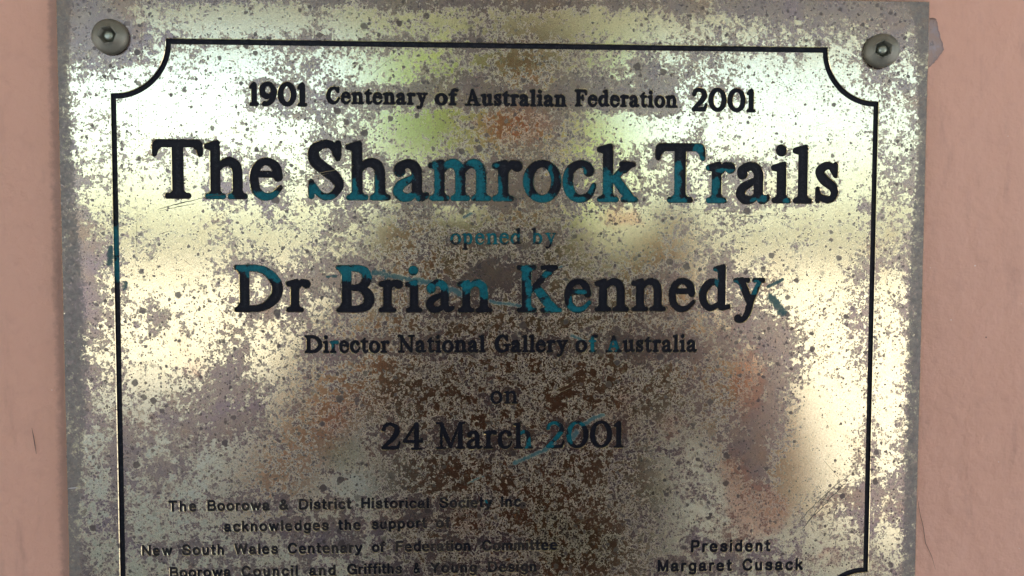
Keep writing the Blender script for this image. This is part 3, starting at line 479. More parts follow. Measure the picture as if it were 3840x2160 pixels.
_cache = {}
def glyph_loops(font, ch, dr):
    """closed outlines of the union of all strokes (outer loops counter-clockwise, counters clockwise)"""
    key = (id(font), ch, dr)
    if key in _cache: return _cache[key]
    polys = []
    for s in font[ch][1]:
        polys += stroke_poly([(p[0], p[1], max(2.2, p[2] + dr)) for p in s])
    # raster field of the union -> clean outline by marching squares
    N = 1.6
    xs = np.array([p[0] for q_ in polys for p in q_]); ys = np.array([p[1] for q_ in polys for p in q_])
    x0, y0 = xs.min() - 4, ys.min() - 4
    nx, ny = int((xs.max() + 4 - x0) / N) + 2, int((ys.max() + 4 - y0) / N) + 2
    X, Y = np.meshgrid(x0 + N * np.arange(nx), y0 + N * np.arange(ny))
    F = np.full(X.shape, 1e9)
    for s in font[ch][1]:
        s = [(p[0], p[1], max(2.2, p[2] + dr)) for p in s]
        if len(s) == 1: s = s * 2
        for (ax_, ay, r0), (bx, by, r1) in zip(s[:-1], s[1:]):
            dx, dy = bx - ax_, by - ay
            l = dx * dx + dy * dy + 1e-9
            q_ = np.clip(((X - ax_) * dx + (Y - ay) * dy) / l, 0, 1)
            F = np.minimum(F, np.hypot(X - ax_ - q_ * dx, Y - ay - q_ * dy) - (r0 + q_ * (r1 - r0)))
    # smooth a little so that inner corners are rounded as a cutter leaves them
    F = np.where(np.abs(F) < 1e-6, 1e-6, F)
    segs = {}
    def ip(i0, j0, i1, j1):
        a, b = F[j0, i0], F[j1, i1]
        u = a / (a - b)
        return (x0 + N * (i0 + u * (i1 - i0)), y0 + N * (j0 + u * (j1 - j0)))
    nxt = {}; pos = {}
    for j in range(ny - 1):
        for i in range(nx - 1):
            c = (F[j, i] < 0) | (F[j, i + 1] < 0) << 1 | (F[j + 1, i + 1] < 0) << 2 | (F[j + 1, i] < 0) << 3
            if c in (0, 15): continue
            e = {'b': ('h', i, j), 'r': ('v', i + 1, j), 't': ('h', i, j + 1), 'l': ('v', i, j)}
            tab = {1: ['bl'], 2: ['rb'], 3: ['rl'], 4: ['tr'], 5: ['br', 'tl'], 6: ['tb'], 7: ['tl'], 8: ['lt'], 9: ['bt'], 10: ['lb', 'rt'], 11: ['rt'], 12: ['lr'], 13: ['br'], 14: ['lb']}[int(c)]
            for p in tab:
                for w_ in p:
                    k = e[w_]
                    if k not in pos:
                        pos[k] = ip(k[1], k[2], k[1] + 1, k[2]) if k[0] == 'h' else ip(k[1], k[2], k[1], k[2] + 1)
                nxt[e[p[0]]] = e[p[1]]
    loops = []
    left = set(nxt)
    while left:
        a = next(iter(left)); lp = []
        k = a
        while k in left:
            left.discard(k); lp.append(pos[k]); k = nxt[k]
        if len(lp) > 5: loops.append(lp)
    out = []
    for lp in loops:
        clean = [lp[0]]
        for p in lp[1:]:
            if math.hypot(p[0] - clean[-1][0], p[1] - clean[-1][1]) > .55: clean.append(p)
        if math.hypot(clean[0][0] - clean[-1][0], clean[0][1] - clean[-1][1]) < .55: clean.pop()
        # drop points on straight runs
        n = len(clean); keep = []
        for i in range(n):
            a, b, c = clean[i - 1], clean[i], clean[(i + 1) % n]
            cr = abs((b[0] - a[0]) * (c[1] - a[1]) - (b[1] - a[1]) * (c[0] - a[0])) / (math.hypot(c[0] - a[0], c[1] - a[1]) + 1e-9)
            if cr > .03 or i % 6 == 0: keep.append(b)
        ar = sum(keep[i - 1][0] * keep[i][1] - keep[i][0] * keep[i - 1][1] for i in range(len(keep))) / 2
        if abs(ar) > 6: out.append((keep, ar))
    # orientation: outer ccw
    big = max(out, key=lambda z: abs(z[1]))
    sgn = 1 if big[1] > 0 else -1
    res = [(lp if sgn > 0 else lp[::-1]) for lp, _ in out]
    _cache[key] = res
    return res

def word_loops(text, font, u0, v0, u1, v1, cap, dr):
    k = cap / 100.0
    tot = sum(font[c][0] for c in text) * k
    n = len(text)
    d = math.hypot(u1 - u0, v1 - v0)
    sx, gap = 1.0, 0.0
    lo, hi = ((2.5 + 2 * max(dr, 0)) * k, 11 * k) if font is SERIF else ((4.5 + 2 * dr) * k, 34 * k)
    if n > 1:
        gap = (d - tot) / (n - 1)
        g2 = min(max(gap, lo), hi)
        sx = (d - g2 * (n - 1)) / tot
        gap = g2
    else:
        sx = d / tot
    ca, sa = (u1 - u0) / d, (v1 - v0) / d
    x = 0.0; res = []
    for c in text:
        jit = random.uniform(-.004, .004) * cap
        for lp in glyph_loops(font, c, dr):
            res.append([(u0 + ca * (x + p[0] * k * sx) + sa * 0, -(v0 + sa * x) + p[1] * k + jit) for p in lp])
        x += font[c][0] * k * sx + gap
    return res                                   # plaque-local x = u, y = -v (mm)

def offset(lp, b):
    n = len(lp); out = []
    for i in range(n):
        a, c = lp[i - 1], lp[(i + 1) % n]
        tx, ty = c[0] - a[0], c[1] - a[1]
        l = math.hypot(tx, ty) + 1e-9
        out.append((lp[i][0] + b * ty / l, lp[i][1] - b * tx / l))
    return out

# ------------------------------------------------------------------ the plaque
UL, UR, VT, VB = -18.0, 281.2, -36.2, 204.0
plaque = None
R_ARC, GW = 18.6, .86
GU0, GU1, GV0, GV1 = 0.0, 263.0, -19.1, 184.7      # centre line of the engraved border

def border_loop(off):
    """centre line pushed outwards by off; concave quarter-circle corners, counter-clockwise from the lower left"""
    r = R_ARC - off
    da = math.degrees(math.asin(-off / r)) if off < 0 else 0.0
    x0, x1, y0, y1 = GU0, GU1, -GV1, -GV0
    q_ = r * math.cos(math.radians(da))
    pts = []
    def run(ax_, ay, bx, by):
        for i in range(41): pts.append((ax_ + (bx - ax_) * i / 40, ay + (by - ay) * i / 40))
    def arc(cx, cy, a0, a1):
        for i in range(17):
            a = math.radians(a0 + (a1 - a0) * i / 16)
            pts.append((cx + r * math.cos(a), cy + r * math.sin(a)))
    run(x0 + q_, y0 - off, x1 - q_, y0 - off); arc(x1, y0, 180 - da, 90 + da)
    run(x1 + off, y0 + q_, x1 + off, y1 - q_); arc(x1, y1, 270 - da, 180 + da)
    run(x1 - q_, y1 + off, x0 + q_, y1 + off); arc(x0, y1, -da, -90 + da)
    run(x0 - off, y1 - q_, x0 - off, y0 + q_); arc(x0, y0, 90 - da, da)
    out = []
    for p in pts:
        if not out or math.hypot(p[0] - out[-1][0], p[1] - out[-1][1]) > .05: out.append(p)
    if math.hypot(out[0][0] - out[-1][0], out[0][1] - out[-1][1]) < .05: out.pop()
    return out

lines = []                                        # (label, depth, bevel, loops)
for label, font, depth, words in LINES:
    lp = []
    for w_ in words: lp += word_loops(w_[0], font, *w_[1:])
    lines.append((label, depth, .24 if depth > .55 else .16 if font is SERIF else .10, lp))
g_out, g_in = border_loop(GW), border_loop(-GW)
border = ('black painted border line with scooped corners', .7, .16, [g_out, g_in[::-1]])

def gauss(x, y, L_):
    s = np.zeros_like(x)
    for u, v, rx, ry, a in L_: s += a * np.exp(-((x - u) / rx) ** 2 - ((-y - v) / ry) ** 2)
    return s
def teal_at(x, y):
    s = np.zeros_like(x)
    for u, v, rx, ry in TEAL:
        q_ = ((x - u) / rx) ** 2 + ((-y - v) / ry) ** 2
        s = np.maximum(s, np.exp(-q_ * .95))
    return s
def smear_at(x, y):
    s = np.zeros_like(x)
    for pl, w_ in SMEAR:
        for (ax_, ay), (bx, by) in zip(pl[:-1], pl[1:]):
            dx, dy = bx - ax_, by - ay
            q_ = np.clip(((x - ax_) * dx + (-y - ay) * dy) / (dx * dx + dy * dy), 0, 1)
            d = np.hypot(x - ax_ - q_ * dx, -y - ay - q_ * dy)
            s = np.maximum(s, .82 * np.exp(-(d / w_) ** 2 * .8))
    return s

def attr(me, name, vals):
    a = me.attributes.new(name, 'FLOAT', 'POINT')
    a.data.foreach_set('value', np.asarray(vals, dtype=np.float32))

def cdt(loops, extra):
    """triangles of the even-odd inside of the loops, with extra points"""
    V = []; Eg = []
    for lp in loops:
        b = len(V); n = len(lp)
        V += lp; Eg += [(b + i, b + (i + 1) % n) for i in range(n)]
    V = [Vector((float(p[0]), float(p[1]))) for p in V] + [Vector((float(p[0]), float(p[1]))) for p in extra]
    r = delaunay_2d_cdt(V, Eg, [], 0, 1e-5)
    co = np.array([(p[0], p[1]) for p in r[0]])
    tri = np.array([tuple(f)[:3] for f in r[2]])
    cx, cy = co[tri].mean(axis=1).T
    inside = np.zeros(len(tri), bool)
    for lp in loops:
        A = np.array(lp); B = np.roll(A, -1, axis=0)
        m = np.nonzero((cx > A[:, 0].min()) & (cx < A[:, 0].max()) & (cy > A[:, 1].min()) & (cy < A[:, 1].max()))[0]
        if not len(m): continue
        px, py = cx[m][:, None], cy[m][:, None]
        cond = (A[None, :, 1] > py) != (B[None, :, 1] > py)
        dy = np.where(np.abs(B[:, 1] - A[:, 1]) < 1e-12, 1e-12, B[:, 1] - A[:, 1])
        xi = A[None, :, 0] + (py - A[None, :, 1]) * ((B[:, 0] - A[:, 0]) / dy)[None, :]
        inside[m] ^= ((cond & (px < xi)).sum(axis=1) % 2).astype(bool)
    return r[0], [tuple(int(i) for i in f) for f in tri[inside]]

def build_plate():
    fronts = []                                   # opening loops in the face
    for _, d, b, loops in lines + [border]:
        for lp in loops: fronts.append((offset(lp, b), lp, b))
    outline = []
    for (ax_, ay), (bx, by) in zip([(UL, -VB), (UR, -VB), (UR, -VT), (UL, -VT)], [(UR, -VB), (UR, -VT), (UL, -VT), (UL, -VB)]):
        for i in range(60):
            j = random.uniform(-.06, .06) if i else 0
            outline.append((ax_ + (bx - ax_) * i / 60 + (j if ax_ == bx else 0), ay + (by - ay) * i / 60 + (j if ay == by else 0)))
    gx, gy = np.meshgrid(np.arange(UL + 1.2, UR - .6, 1.7), np.arange(-VB + 1.2, -VT - .6, 1.7))
    rs = np.random.RandomState(3)
    gx = gx + rs.uniform(-.3, .3, gx.shape); gy = gy + rs.uniform(-.3, .3, gy.shape)
    extra = list(zip(gx.ravel(), gy.ravel()))
    for pl, w_ in SMEAR:
        us = [p[0] for p in pl]; vs = [p[1] for p in pl]
        for uu in np.arange(min(us) - 2 * w_ - 1, max(us) + 2 * w_ + 1, .55):
            for vv in np.arange(min(vs) - 2 * w_ - 1, max(vs) + 2 * w_ + 1, .55):
                extra.append((uu + rs.uniform(-.1, .1), -vv + rs.uniform(-.1, .1)))
    V, F = cdt([outline] + [f[0] for f in fronts], extra)
    verts = [(p[0] / 1000, FACE_Y, p[1] / 1000) for p in V]
    faces = []
    for f in F:
        a, b, c = (V[i] for i in f[:3])
        ccw = (b[0] - a[0]) * (c[1] - a[1]) - (b[1] - a[1]) * (c[0] - a[0]) > 0
        faces.append(tuple(f) if ccw else tuple(reversed(f)))
    nface = len(verts)
    # chamfered rims of the engraving
    for opening, lp, b in fronts:
        n = len(lp); k = len(verts)
        verts += [(p[0] / 1000, FACE_Y, p[1] / 1000) for p in opening]
        verts += [(p[0] / 1000, FACE_Y + b * 1.3 / 1000, p[1] / 1000) for p in lp]
        for i in range(n):
            j = (i + 1) % n
            faces.append((k + i, k + n + i, k + n + j, k + j))
    # sides: small chamfer then straight to the back
    n = len(outline); k = len(verts)
    ins = outline
    verts += [(p[0] / 1000, FACE_Y, p[1] / 1000) for p in ins]
    out2 = offset(outline, .35)
    verts += [(p[0] / 1000, FACE_Y + .00035, p[1] / 1000) for p in out2]
    verts += [(p[0] / 1000, -.0004, p[1] / 1000) for p in out2]
    for i in range(n):
        j = (i + 1) % n
        faces.append((k + j, k + i, k + n + i, k + n + j))
        faces.append((k + n + j, k + n + i, k + 2 * n + i, k + 2 * n + j))
    me = bpy.data.meshes.new('plate')
    me.from_pydata(verts, [], faces)
    co = np.array(verts) * 1000
    x, y = co[:, 0], co[:, 2]
    # tarnish is thickest round the lettering, where a polishing cloth does not reach, and along the edges
    kd = kdtree.KDTree(sum(len(lp) for _, _, _, ls in lines for lp in ls))
    i = 0
    for _, _, _, ls in lines:
        for lp in ls:
            for p in lp: kd.insert((p[0], p[1], 0), i); i += 1
    kd.balance()
    d = np.array([kd.find((p[0], p[1], 0))[2] for p in zip(x, y)])
    T = .50 + gauss(x, y, TARNISH) + .20 * np.exp(-(d / 1.6) ** 2) + .05 * np.exp(-(d / 5.0) ** 2)
    db = np.minimum.reduce([np.abs(x - GU0), np.abs(x - GU1)])
    db = np.where((-y > -1) & (-y < 166), db, 99)
    dt = np.where((x > 18) & (x < 245), np.abs(-y - GV0), 99)
    T += .14 * np.exp(-(np.minimum(db, dt) / 2.2) ** 2)
    dl, dr_, dtp = x - UL, UR - x, -VT + -y - 0
    dtp = (-VT) - y
    leftw = 5.0 + 5.0 * np.exp(-((-y - 85) / 50) ** 2)
    ED = .85 * np.exp(-(dl / leftw) ** 2) + .85 * np.exp(-(dr_ / (6.5 - 2.5 * np.exp(-((-y - 10) / 30) ** 2) )) ** 2) + .42 * np.exp(-(dtp / 5.5) ** 2)
    for u, v in ((-.13, -19.98), (263.72, -18.64)):
        ED += .55 * np.exp(-((np.hypot(x - u - 3.5 * np.sign(u - 131) * 0, -y - v) / 9.0) ** 2))
        T += .30 * np.exp(-(np.hypot(x - u, -y - v) / 9.0) ** 2)
    T += .35 * np.clip(ED, 0, 1)
    rim = np.zeros(len(x), bool); rim[nface:] = True
    T = np.where(rim, .30, T); ED = np.where(rim, 0, ED)
    attr(me, 'copper_reflect', np.clip(gauss(x, y, COPPER_REFLECT), 0, 1))
    attr(me, 'olive', np.clip(gauss(x, y, OLIVE), 0, 1))
    attr(me, 'tarnish', T)
    attr(me, 'edge', np.clip(ED, 0, 1))
    attr(me, 'teal', smear_at(x, y))
    return link('brass_plaque', me, M_BRASS)

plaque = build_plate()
plaque.location = (-.12298, 0, 1.5521)
tag(plaque, 'spotted tarnished brass plaque engraved with black lettering, screwed to the pink wall', 'plaque')

def build_engraving(name, label, depth, bevel, loops, step=.7, worn=False):
    """black painted floor and walls of one engraved line"""
    xs = [p[0] for lp in loops for p in lp]; ys = [p[1] for lp in loops for p in lp]
    gx, gy = np.meshgrid(np.arange(min(xs), max(xs), step), np.arange(min(ys), max(ys), step))
    ex = list(zip(gx.ravel(), gy.ravel()))
    V, F = cdt(loops, ex)
    used = sorted({i for f in F for i in f}); mp = {o: n for n, o in enumerate(used)}
    Yf = FACE_Y + depth / 1000
    verts = [(V[i][0] / 1000, Yf, V[i][1] / 1000) for i in used]
    faces = []
    for f in F:
        a, b, c = (V[i] for i in f[:3])
        ccw = (b[0] - a[0]) * (c[1] - a[1]) - (b[1] - a[1]) * (c[0] - a[0]) > 0
        g = [mp[i] for i in f]
        faces.append(tuple(g) if ccw else tuple(reversed(g)))
    for lp in loops:
        n = len(lp); k = len(verts)
        verts += [(p[0] / 1000, FACE_Y + bevel * 1.3 / 1000, p[1] / 1000) for p in lp]
        verts += [(p[0] / 1000, Yf, p[1] / 1000) for p in lp]
        for i in range(n):
            j = (i + 1) % n
            faces.append((k + i, k + n + i, k + n + j, k + j))
    me = bpy.data.meshes.new(name)
    me.from_pydata(verts, [], faces)
    co = np.array(verts) * 1000
    attr(me, 'teal', teal_at(co[:, 0], co[:, 2]))
    kd = kdtree.KDTree(sum(len(lp) for lp in loops)); i = 0
    for lp in loops:
        for p in lp: kd.insert((p[0], p[1], 0), i); i += 1
    kd.balance()
    attr(me, 'depth_mid', [kd.find((p[0], p[2], 0))[2] for p in co])
    o = link(name, me, M_WORN if worn else M_PAINT, plaque)
    if label: o['label'] = label
    return o

for label, depth, bevel, loops in lines:
    build_engraving('inscription_line', label, depth, bevel, loops, worn='sans serif' in label)
build_engraving('border_groove', border[0], border[1], border[2], border[3], 1.6)

def scratch(pts, r, mat, lift=.0):
    """gouge or scribed line in the face of the plaque"""
    P = [Vector((u / 1000, FACE_Y - lift / 1000, -v / 1000)) for u, v in pts]
    verts = []; faces = []; n = len(P)
    for i, p in enumerate(P):
        d = (P[min(n - 1, i + 1)] - P[max(0, i - 1)]).normalized(); s_ = d.cross(Vector((0, 1, 0))).normalized()
        rr = r / 1000 * (.25 + .75 * math.sin(math.pi * (i + .5) / n)) * random.uniform(.7, 1.3)
        verts += [tuple(p - s_ * rr), tuple(p + Vector((0, -min(.05, r * .5) / 1000, 0))), tuple(p + s_ * rr)]
    for i in range(n - 1):
        a, b = 3 * i, 3 * i + 3
        faces += [(a, a + 1, b + 1, b), (a + 1, a + 2, b + 2, b + 1)]
    me = bpy.data.meshes.new('scratch')
    me.from_pydata(verts, [], faces)
    return link('scratch', me, mat, plaque)
def jag(a, b, n, j):
    return [(a[0] + (b[0] - a[0]) * i / n + random.uniform(-j, j), a[1] + (b[1] - a[1]) * i / n + random.uniform(-j, j)) for i in range(n + 1)]
M_GOUGE = plain('dark_gouge', (.05, .045, .04), .6)
M_BRIGHT = plain('bright_scratch', (.70, .62, .42), .25, 1.0)
for a, b, r, m_, n, j in SCRATCHES: scratch(jag(a, b, n, j), r, M_GOUGE if m_ else M_BRIGHT)

# ------------------------------------------------------------------ the wall
def build_wall():
    # fine sheet round the plaque, one piece with the large wall
    us = sorted(set([-3000, -1500, -600, -200] + list(np.arange(-80, 352, 5.0)) + [420, 600, 1200, 2600, 3600]))
    vs = sorted(set([-3700, -2500, -1700, -900, -400, -150] + list(np.arange(-70, 235, 5.0)) + [300, 500, 900, 1552.1]))
    nu, nv = len(us), len(vs)
    verts = [((u - 122.98) / 1000, 0.0, 1.5521 - v / 1000) for v in vs for u in us]
    faces = [(j * nu + i, (j + 1) * nu + i, (j + 1) * nu + i + 1, j * nu + i + 1) for j in range(nv - 1) for i in range(nu - 1)]
    k = len(verts)
    xa, xb = (us[0] - 122.98) / 1000, (us[-1] - 122.98) / 1000
    zt, zb = 1.5521 - vs[0] / 1000, 1.5521 - vs[-1] / 1000
    verts += [(xa, 0, zt), (xb, 0, zt), (xb, .25, zt), (xa, .25, zt), (xa, 0, zb), (xb, 0, zb), (xb, .25, zb), (xa, .25, zb)]
    faces += [(k, k + 1, k + 2, k + 3), (k + 2, k + 6, k + 7, k + 3), (k + 1, k + 5, k + 6, k + 2), (k, k + 3, k + 7, k + 4)]
    me = bpy.data.meshes.new('wall')
    me.from_pydata(verts, [], faces)
    co = np.array(verts) * 1000
    u, v = co[:, 0] + 122.98, 1552.1 - co[:, 2]
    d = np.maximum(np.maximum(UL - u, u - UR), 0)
    dirt_and_shade = np.where((v > -60) & (v < 230), 1.0 * np.exp(-np.maximum(d - 2.0, 0) / .5) + .30 * np.exp(-(d / 12.0)), 0)  # some dirt, plus the plaque's contact shade painted along its left and right edges
    attr(me, 'dirt_and_shade', dirt_and_shade)
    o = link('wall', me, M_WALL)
    return tag(o, 'pink painted rendered wall behind the plaque', 'wall', kind='thing')
build_wall()

# ------------------------------------------------------------------ screws
def build_screw(u, v, label, turn, tilt_axis, tilt, lift):
    N = 36
    bm = bmesh.new()
    def ring(f, h): return [bm.verts.new((x / 1000, -h / 1000, z / 1000)) for x, z in f]
    def circ(r): return [(r * math.cos(2 * math.pi * i / N), r * math.sin(2 * math.pi * i / N)) for i in range(N)]
    def hexa(ap):
        o = []
        for i in range(N):
            a = 2 * math.pi * i / N
            b = (a + math.pi / 6) % (math.pi / 3) - math.pi / 6
            rr = ap / math.cos(b)
            o.append((rr * math.cos(a), rr * math.sin(a)))
        return o
    R_, H_ = 5.95, 3.5
    prof = [ring(circ(R_ - .25), 0), ring(circ(R_), .35), ring(circ(R_ - .05), .75)]
    for a in (18, 30, 42, 54, 64):
        t_ = math.radians(a)
        prof.append(ring(circ(R_ * math.cos(t_) ** .85), .75 + (H_ - .75) * math.sin(t_) ** 1.05))
    prof.append(ring([(p[0] * 1.07, p[1] * 1.07) for p in hexa(2.5)], H_ - .02))
    prof.append(ring(hexa(2.5), H_ - .2))
    prof.append(ring(hexa(2.42), .9))
    for a, b in zip(prof[:-1], prof[1:]):
        for i in range(N): bm.faces.new((a[i], a[(i + 1) % N], b[(i + 1) % N], b[i]))
    bm.faces.new(prof[-1])
    me = bpy.data.meshes.new('screw')
    bm.to_mesh(me); bm.free()
    o = link('dome_screw', me, M_SCREW, smooth=True)
    o.location = W(u, v, lift)
    o.rotation_euler = (Matrix.Rotation(math.radians(tilt), 3, tilt_axis) @ Matrix.Rotation(turn, 3, 'Y')).to_euler()
    tag(o, label, 'screw', 'screws in the plaque corners')
    bm = bmesh.new()
    rings = []
    for r, h in ((1.62, .9), (1.62, 1.9), (1.5, 2.2), (1.1, 2.42), (.5, 2.5)):
        rings.append([bm.verts.new((r * math.cos(2 * math.pi * i / 20) / 1000, -h / 1000, r * math.sin(2 * math.pi * i / 20) / 1000)) for i in range(20)])
    for a, b in zip(rings[:-1], rings[1:]):
        for i in range(20): bm.faces.new((a[i], a[(i + 1) % 20], b[(i + 1) % 20], b[i]))
    bm.faces.new(rings[-1])
    me = bpy.data.meshes.new('socket_pin')
    bm.to_mesh(me); bm.free()
    link('socket_pin', me, M_PIN, o, smooth=True)
    return o
tp = NT('worn_pin_metal'); _p = tp.coords(1000.0)
tp.set(color=tp.mix(tp.noise(_p, 1.2, 4), (.20, .22, .19), (.42, .43, .36)), metal=.8, rough=.32)
M_PIN = tp.m
build_screw(-.13, -19.98, 'dull grey domed security screw in the upper left corner of the plaque', .35, 'Z', 3.0, .35)
build_screw(263.72, -18.64, 'tilted domed security screw beside bluish residue, upper right corner of the plaque', .1, 'Z', -14.0, 1.1)

# ------------------------------------------------------------------ dried glue flake sticking out from behind the plaque
def build_flake():
    P = [(278, -33.2), (281.3, -32.6), (282.6, -32.0), (284.3, -31.7), (285.0, -30.2), (285.6, -27.6), (286.3, -25.0), (287.0, -23.0), (287.6, -21.2), (287.2, -20.0), (286.0, -18.4),
         (284.6, -16.5), (283.1, -14.6), (282.1, -14.1), (281.0, -13.5), (278, -13.4)]
    cu, cv = 280.5, -22.5
    P = [(u + 1.6 * min(1, max(0, (u - 280) / 4)), v) for u, v in P]
    Q = []                                        # broken, ragged outline
    for a, b in zip(P, P[1:] + P[:1]):
        for i in range(4):
            k = i / 4
            Q.append((a[0] + (b[0] - a[0]) * k + random.uniform(-.16, .16), a[1] + (b[1] - a[1]) * k + random.uniform(-.16, .16)))
    P = Q; n = len(P)
    verts = []; faces = []
    for f, h in ((1.0, .05), (.97, .38), (.88, .5), (.6, .42), (.3, .46)):
        verts += [((cu + (u - cu) * f - 122.98) / 1000, -(h + (.12 * math.sin(u * 2.1 + v * 1.3) if h > .5 else 0)) / 1000, 1.5521 - (cv + (v - cv) * f) / 1000) for u, v in P]
    for r in range(4):
        for i in range(n):
            j = (i + 1) % n
            faces.append((r * n + i, r * n + j, (r + 1) * n + j, (r + 1) * n + i))
    faces.append(tuple(range(4 * n, 5 * n)))
    me = bpy.data.meshes.new('glue_flake')
    me.from_pydata(verts, [], faces)
    attr(me, 'rim', [1.0] * (2 * n) + [.25] * n + [0.0] * (2 * n))
    t = NT('dried_glue')
    Pc = t.coords(1000.0)
    n1 = t.noise(Pc, .22, 4, .6)
    c = t.mix(t.step(n1, .45, .68), (.33, .22, .19), (.31, .262, .28))
    n2 = t.noise(t.mapped(Pc, (1, 1, .6), .5), .5, 5, .7)
    c = t.mix(t.math('MULTIPLY', t.step(n2, .54, .64), .75), c, (.15, .115, .125))
    c = t.mix(t.attr('rim'), c, (.17, .095, .08))
    t.set(color=c, rough=.35, spec=.5)
    t.bump(n2, .4, .0004)
    o = link('glue_flake', me, t.m, smooth=True)
    tag(o, 'thin brownish flake of dried glue poking out past the right edge of the plaque', 'glue flake')
build_flake()

def strand(name, pts, r, mat, label, cat, group=None):
    """thin fibre or crumb of dirt as a tapering tube"""
    verts = []; faces = []; n = len(pts); K = 5
    for i, p in enumerate(pts):
        a = Vector(pts[max(0, i - 1)]); b = Vector(pts[min(n - 1, i + 1)])
        d = (b - a).normalized(); s = d.cross(Vector((0, 1, 0))).normalized(); q_ = s.cross(d)
        rr = r * (1 - .7 * abs(2 * i / (n - 1) - 1) ** 2)
        for k in range(K):
            an = 2 * math.pi * k / K
            verts.append(Vector(p) + (s * math.cos(an) + q_ * math.sin(an)) * rr)
    for i in range(n - 1):
        for k in range(K):
            l = (k + 1) % K
            faces.append((i * K + k, i * K + l, (i + 1) * K + l, (i + 1) * K + k))
    me = bpy.data.meshes.new(name)
    me.from_pydata([tuple(v) for v in verts], [], faces)
    return tag(link(name, me, mat), label, cat, group)
def onwall(u, v, h=.3): return ((u - 122.98) / 1000, -h / 1000, 1.5521 - v / 1000)
M_FIB = plain('dark_fibre', (.12, .085, .08), .8)
M_WEB = plain('pale_fibre', (.50, .46, .48), .6)
strand('fibre', [onwall(*p) for p in ((-31.5, 113.0), (-31.0, 116), (-30.6, 119), (-30.2, 122.2))], .00013, M_FIB, 'dark upright fibre stuck on the pink wall left of the plaque', 'fibre')
strand('dirt_crumb', [onwall(*p) for p in ((-19.9, 80.6), (-19.2, 82), (-18.9, 83.6), (-19.2, 85.0))], .0006, M_FIB, 'brown dirt crumb in the gap at the left edge of the plaque', 'dirt crumb')
strand('cobweb_thread', [onwall(*p) for p in ((283.0, 138), (284.4, 146), (286.0, 152), (287.0, 158), (289.5, 163), (291.0, 168))], .00009, M_FIB, 'thin cobweb thread hanging on the wall right of the plaque', 'cobweb')
strand('pale_fibre', [W(-17.6, 133.2, .2), W(-16.5, 133.1, .25), W(-15.4, 133.0, .25), W(-14.2, 133.1, .15)], .00025, M_WEB, 'short pale fibre lying across the left edge of the plaque', 'fibre')

# ------------------------------------------------------------------ what the plaque mirrors: the photographer, the street side, a tree
def ground(name, x0, x1, y0, y1, z, mat, kind='structure'):
    me = bpy.data.meshes.new(name)
    me.from_pydata([(x0, y0, z), (x1, y0, z), (x1, y1, z), (x0, y1, z)], [], [(0, 1, 2, 3)])
    o = link(name, me, mat); o['kind'] = kind
    return o
ground('pavement', -60, 60, -9, .5, 0, plain('pale_concrete', (.38, .38, .385), .8, var=.08, scale=3))
ground('road', -90, 90, -90, -9, -.01, plain('street_surface', (.40, .395, .375), .85, var=.08, scale=2))

bm = bmesh.new()
bmesh.ops.create_cube(bm, size=1)
bmesh.ops.scale(bm, vec=(13.6, 4.6, .14), verts=bm.verts)
bmesh.ops.bevel(bm, geom=list(bm.edges), offset=.02, segments=2, affect='EDGES')
me = bpy.data.meshes.new('awning'); bm.to_mesh(me); bm.free()
aw = link('awning', me, plain('cream_awning_paint', (.50, .50, .38), .6))
aw.location = (-3.2, -4.6 / 2 - .003, 2.8)
tag(aw, 'pale cream footpath awning above the plaque, a dim band reflected along its top', 'awning')

def skin_mesh(name, joints, edges, radii, mat, parent, sub=2):
    me = bpy.data.meshes.new(name)
    bm = bmesh.new()
    lay = bm.verts.layers.skin.verify()
    vs = [bm.verts.new(j) for j in joints]
    for v, r in zip(vs, radii): v[lay].radius = r if isinstance(r, tuple) else (r, r)
    vs[0][lay].use_root = True
    for a, b in edges: bm.edges.new((vs[a], vs[b]))
    bm.to_mesh(me); bm.free()
    o = bpy.data.objects.new(name, me)
    COL.objects.link(o)
    me.materials.append(mat)
    sk = o.modifiers.new('skin', 'SKIN'); sk.use_smooth_shade = True
    ss = o.modifiers.new('sub', 'SUBSURF'); ss.levels = sub; ss.render_levels = sub
    if parent: o.parent = parent
    return o

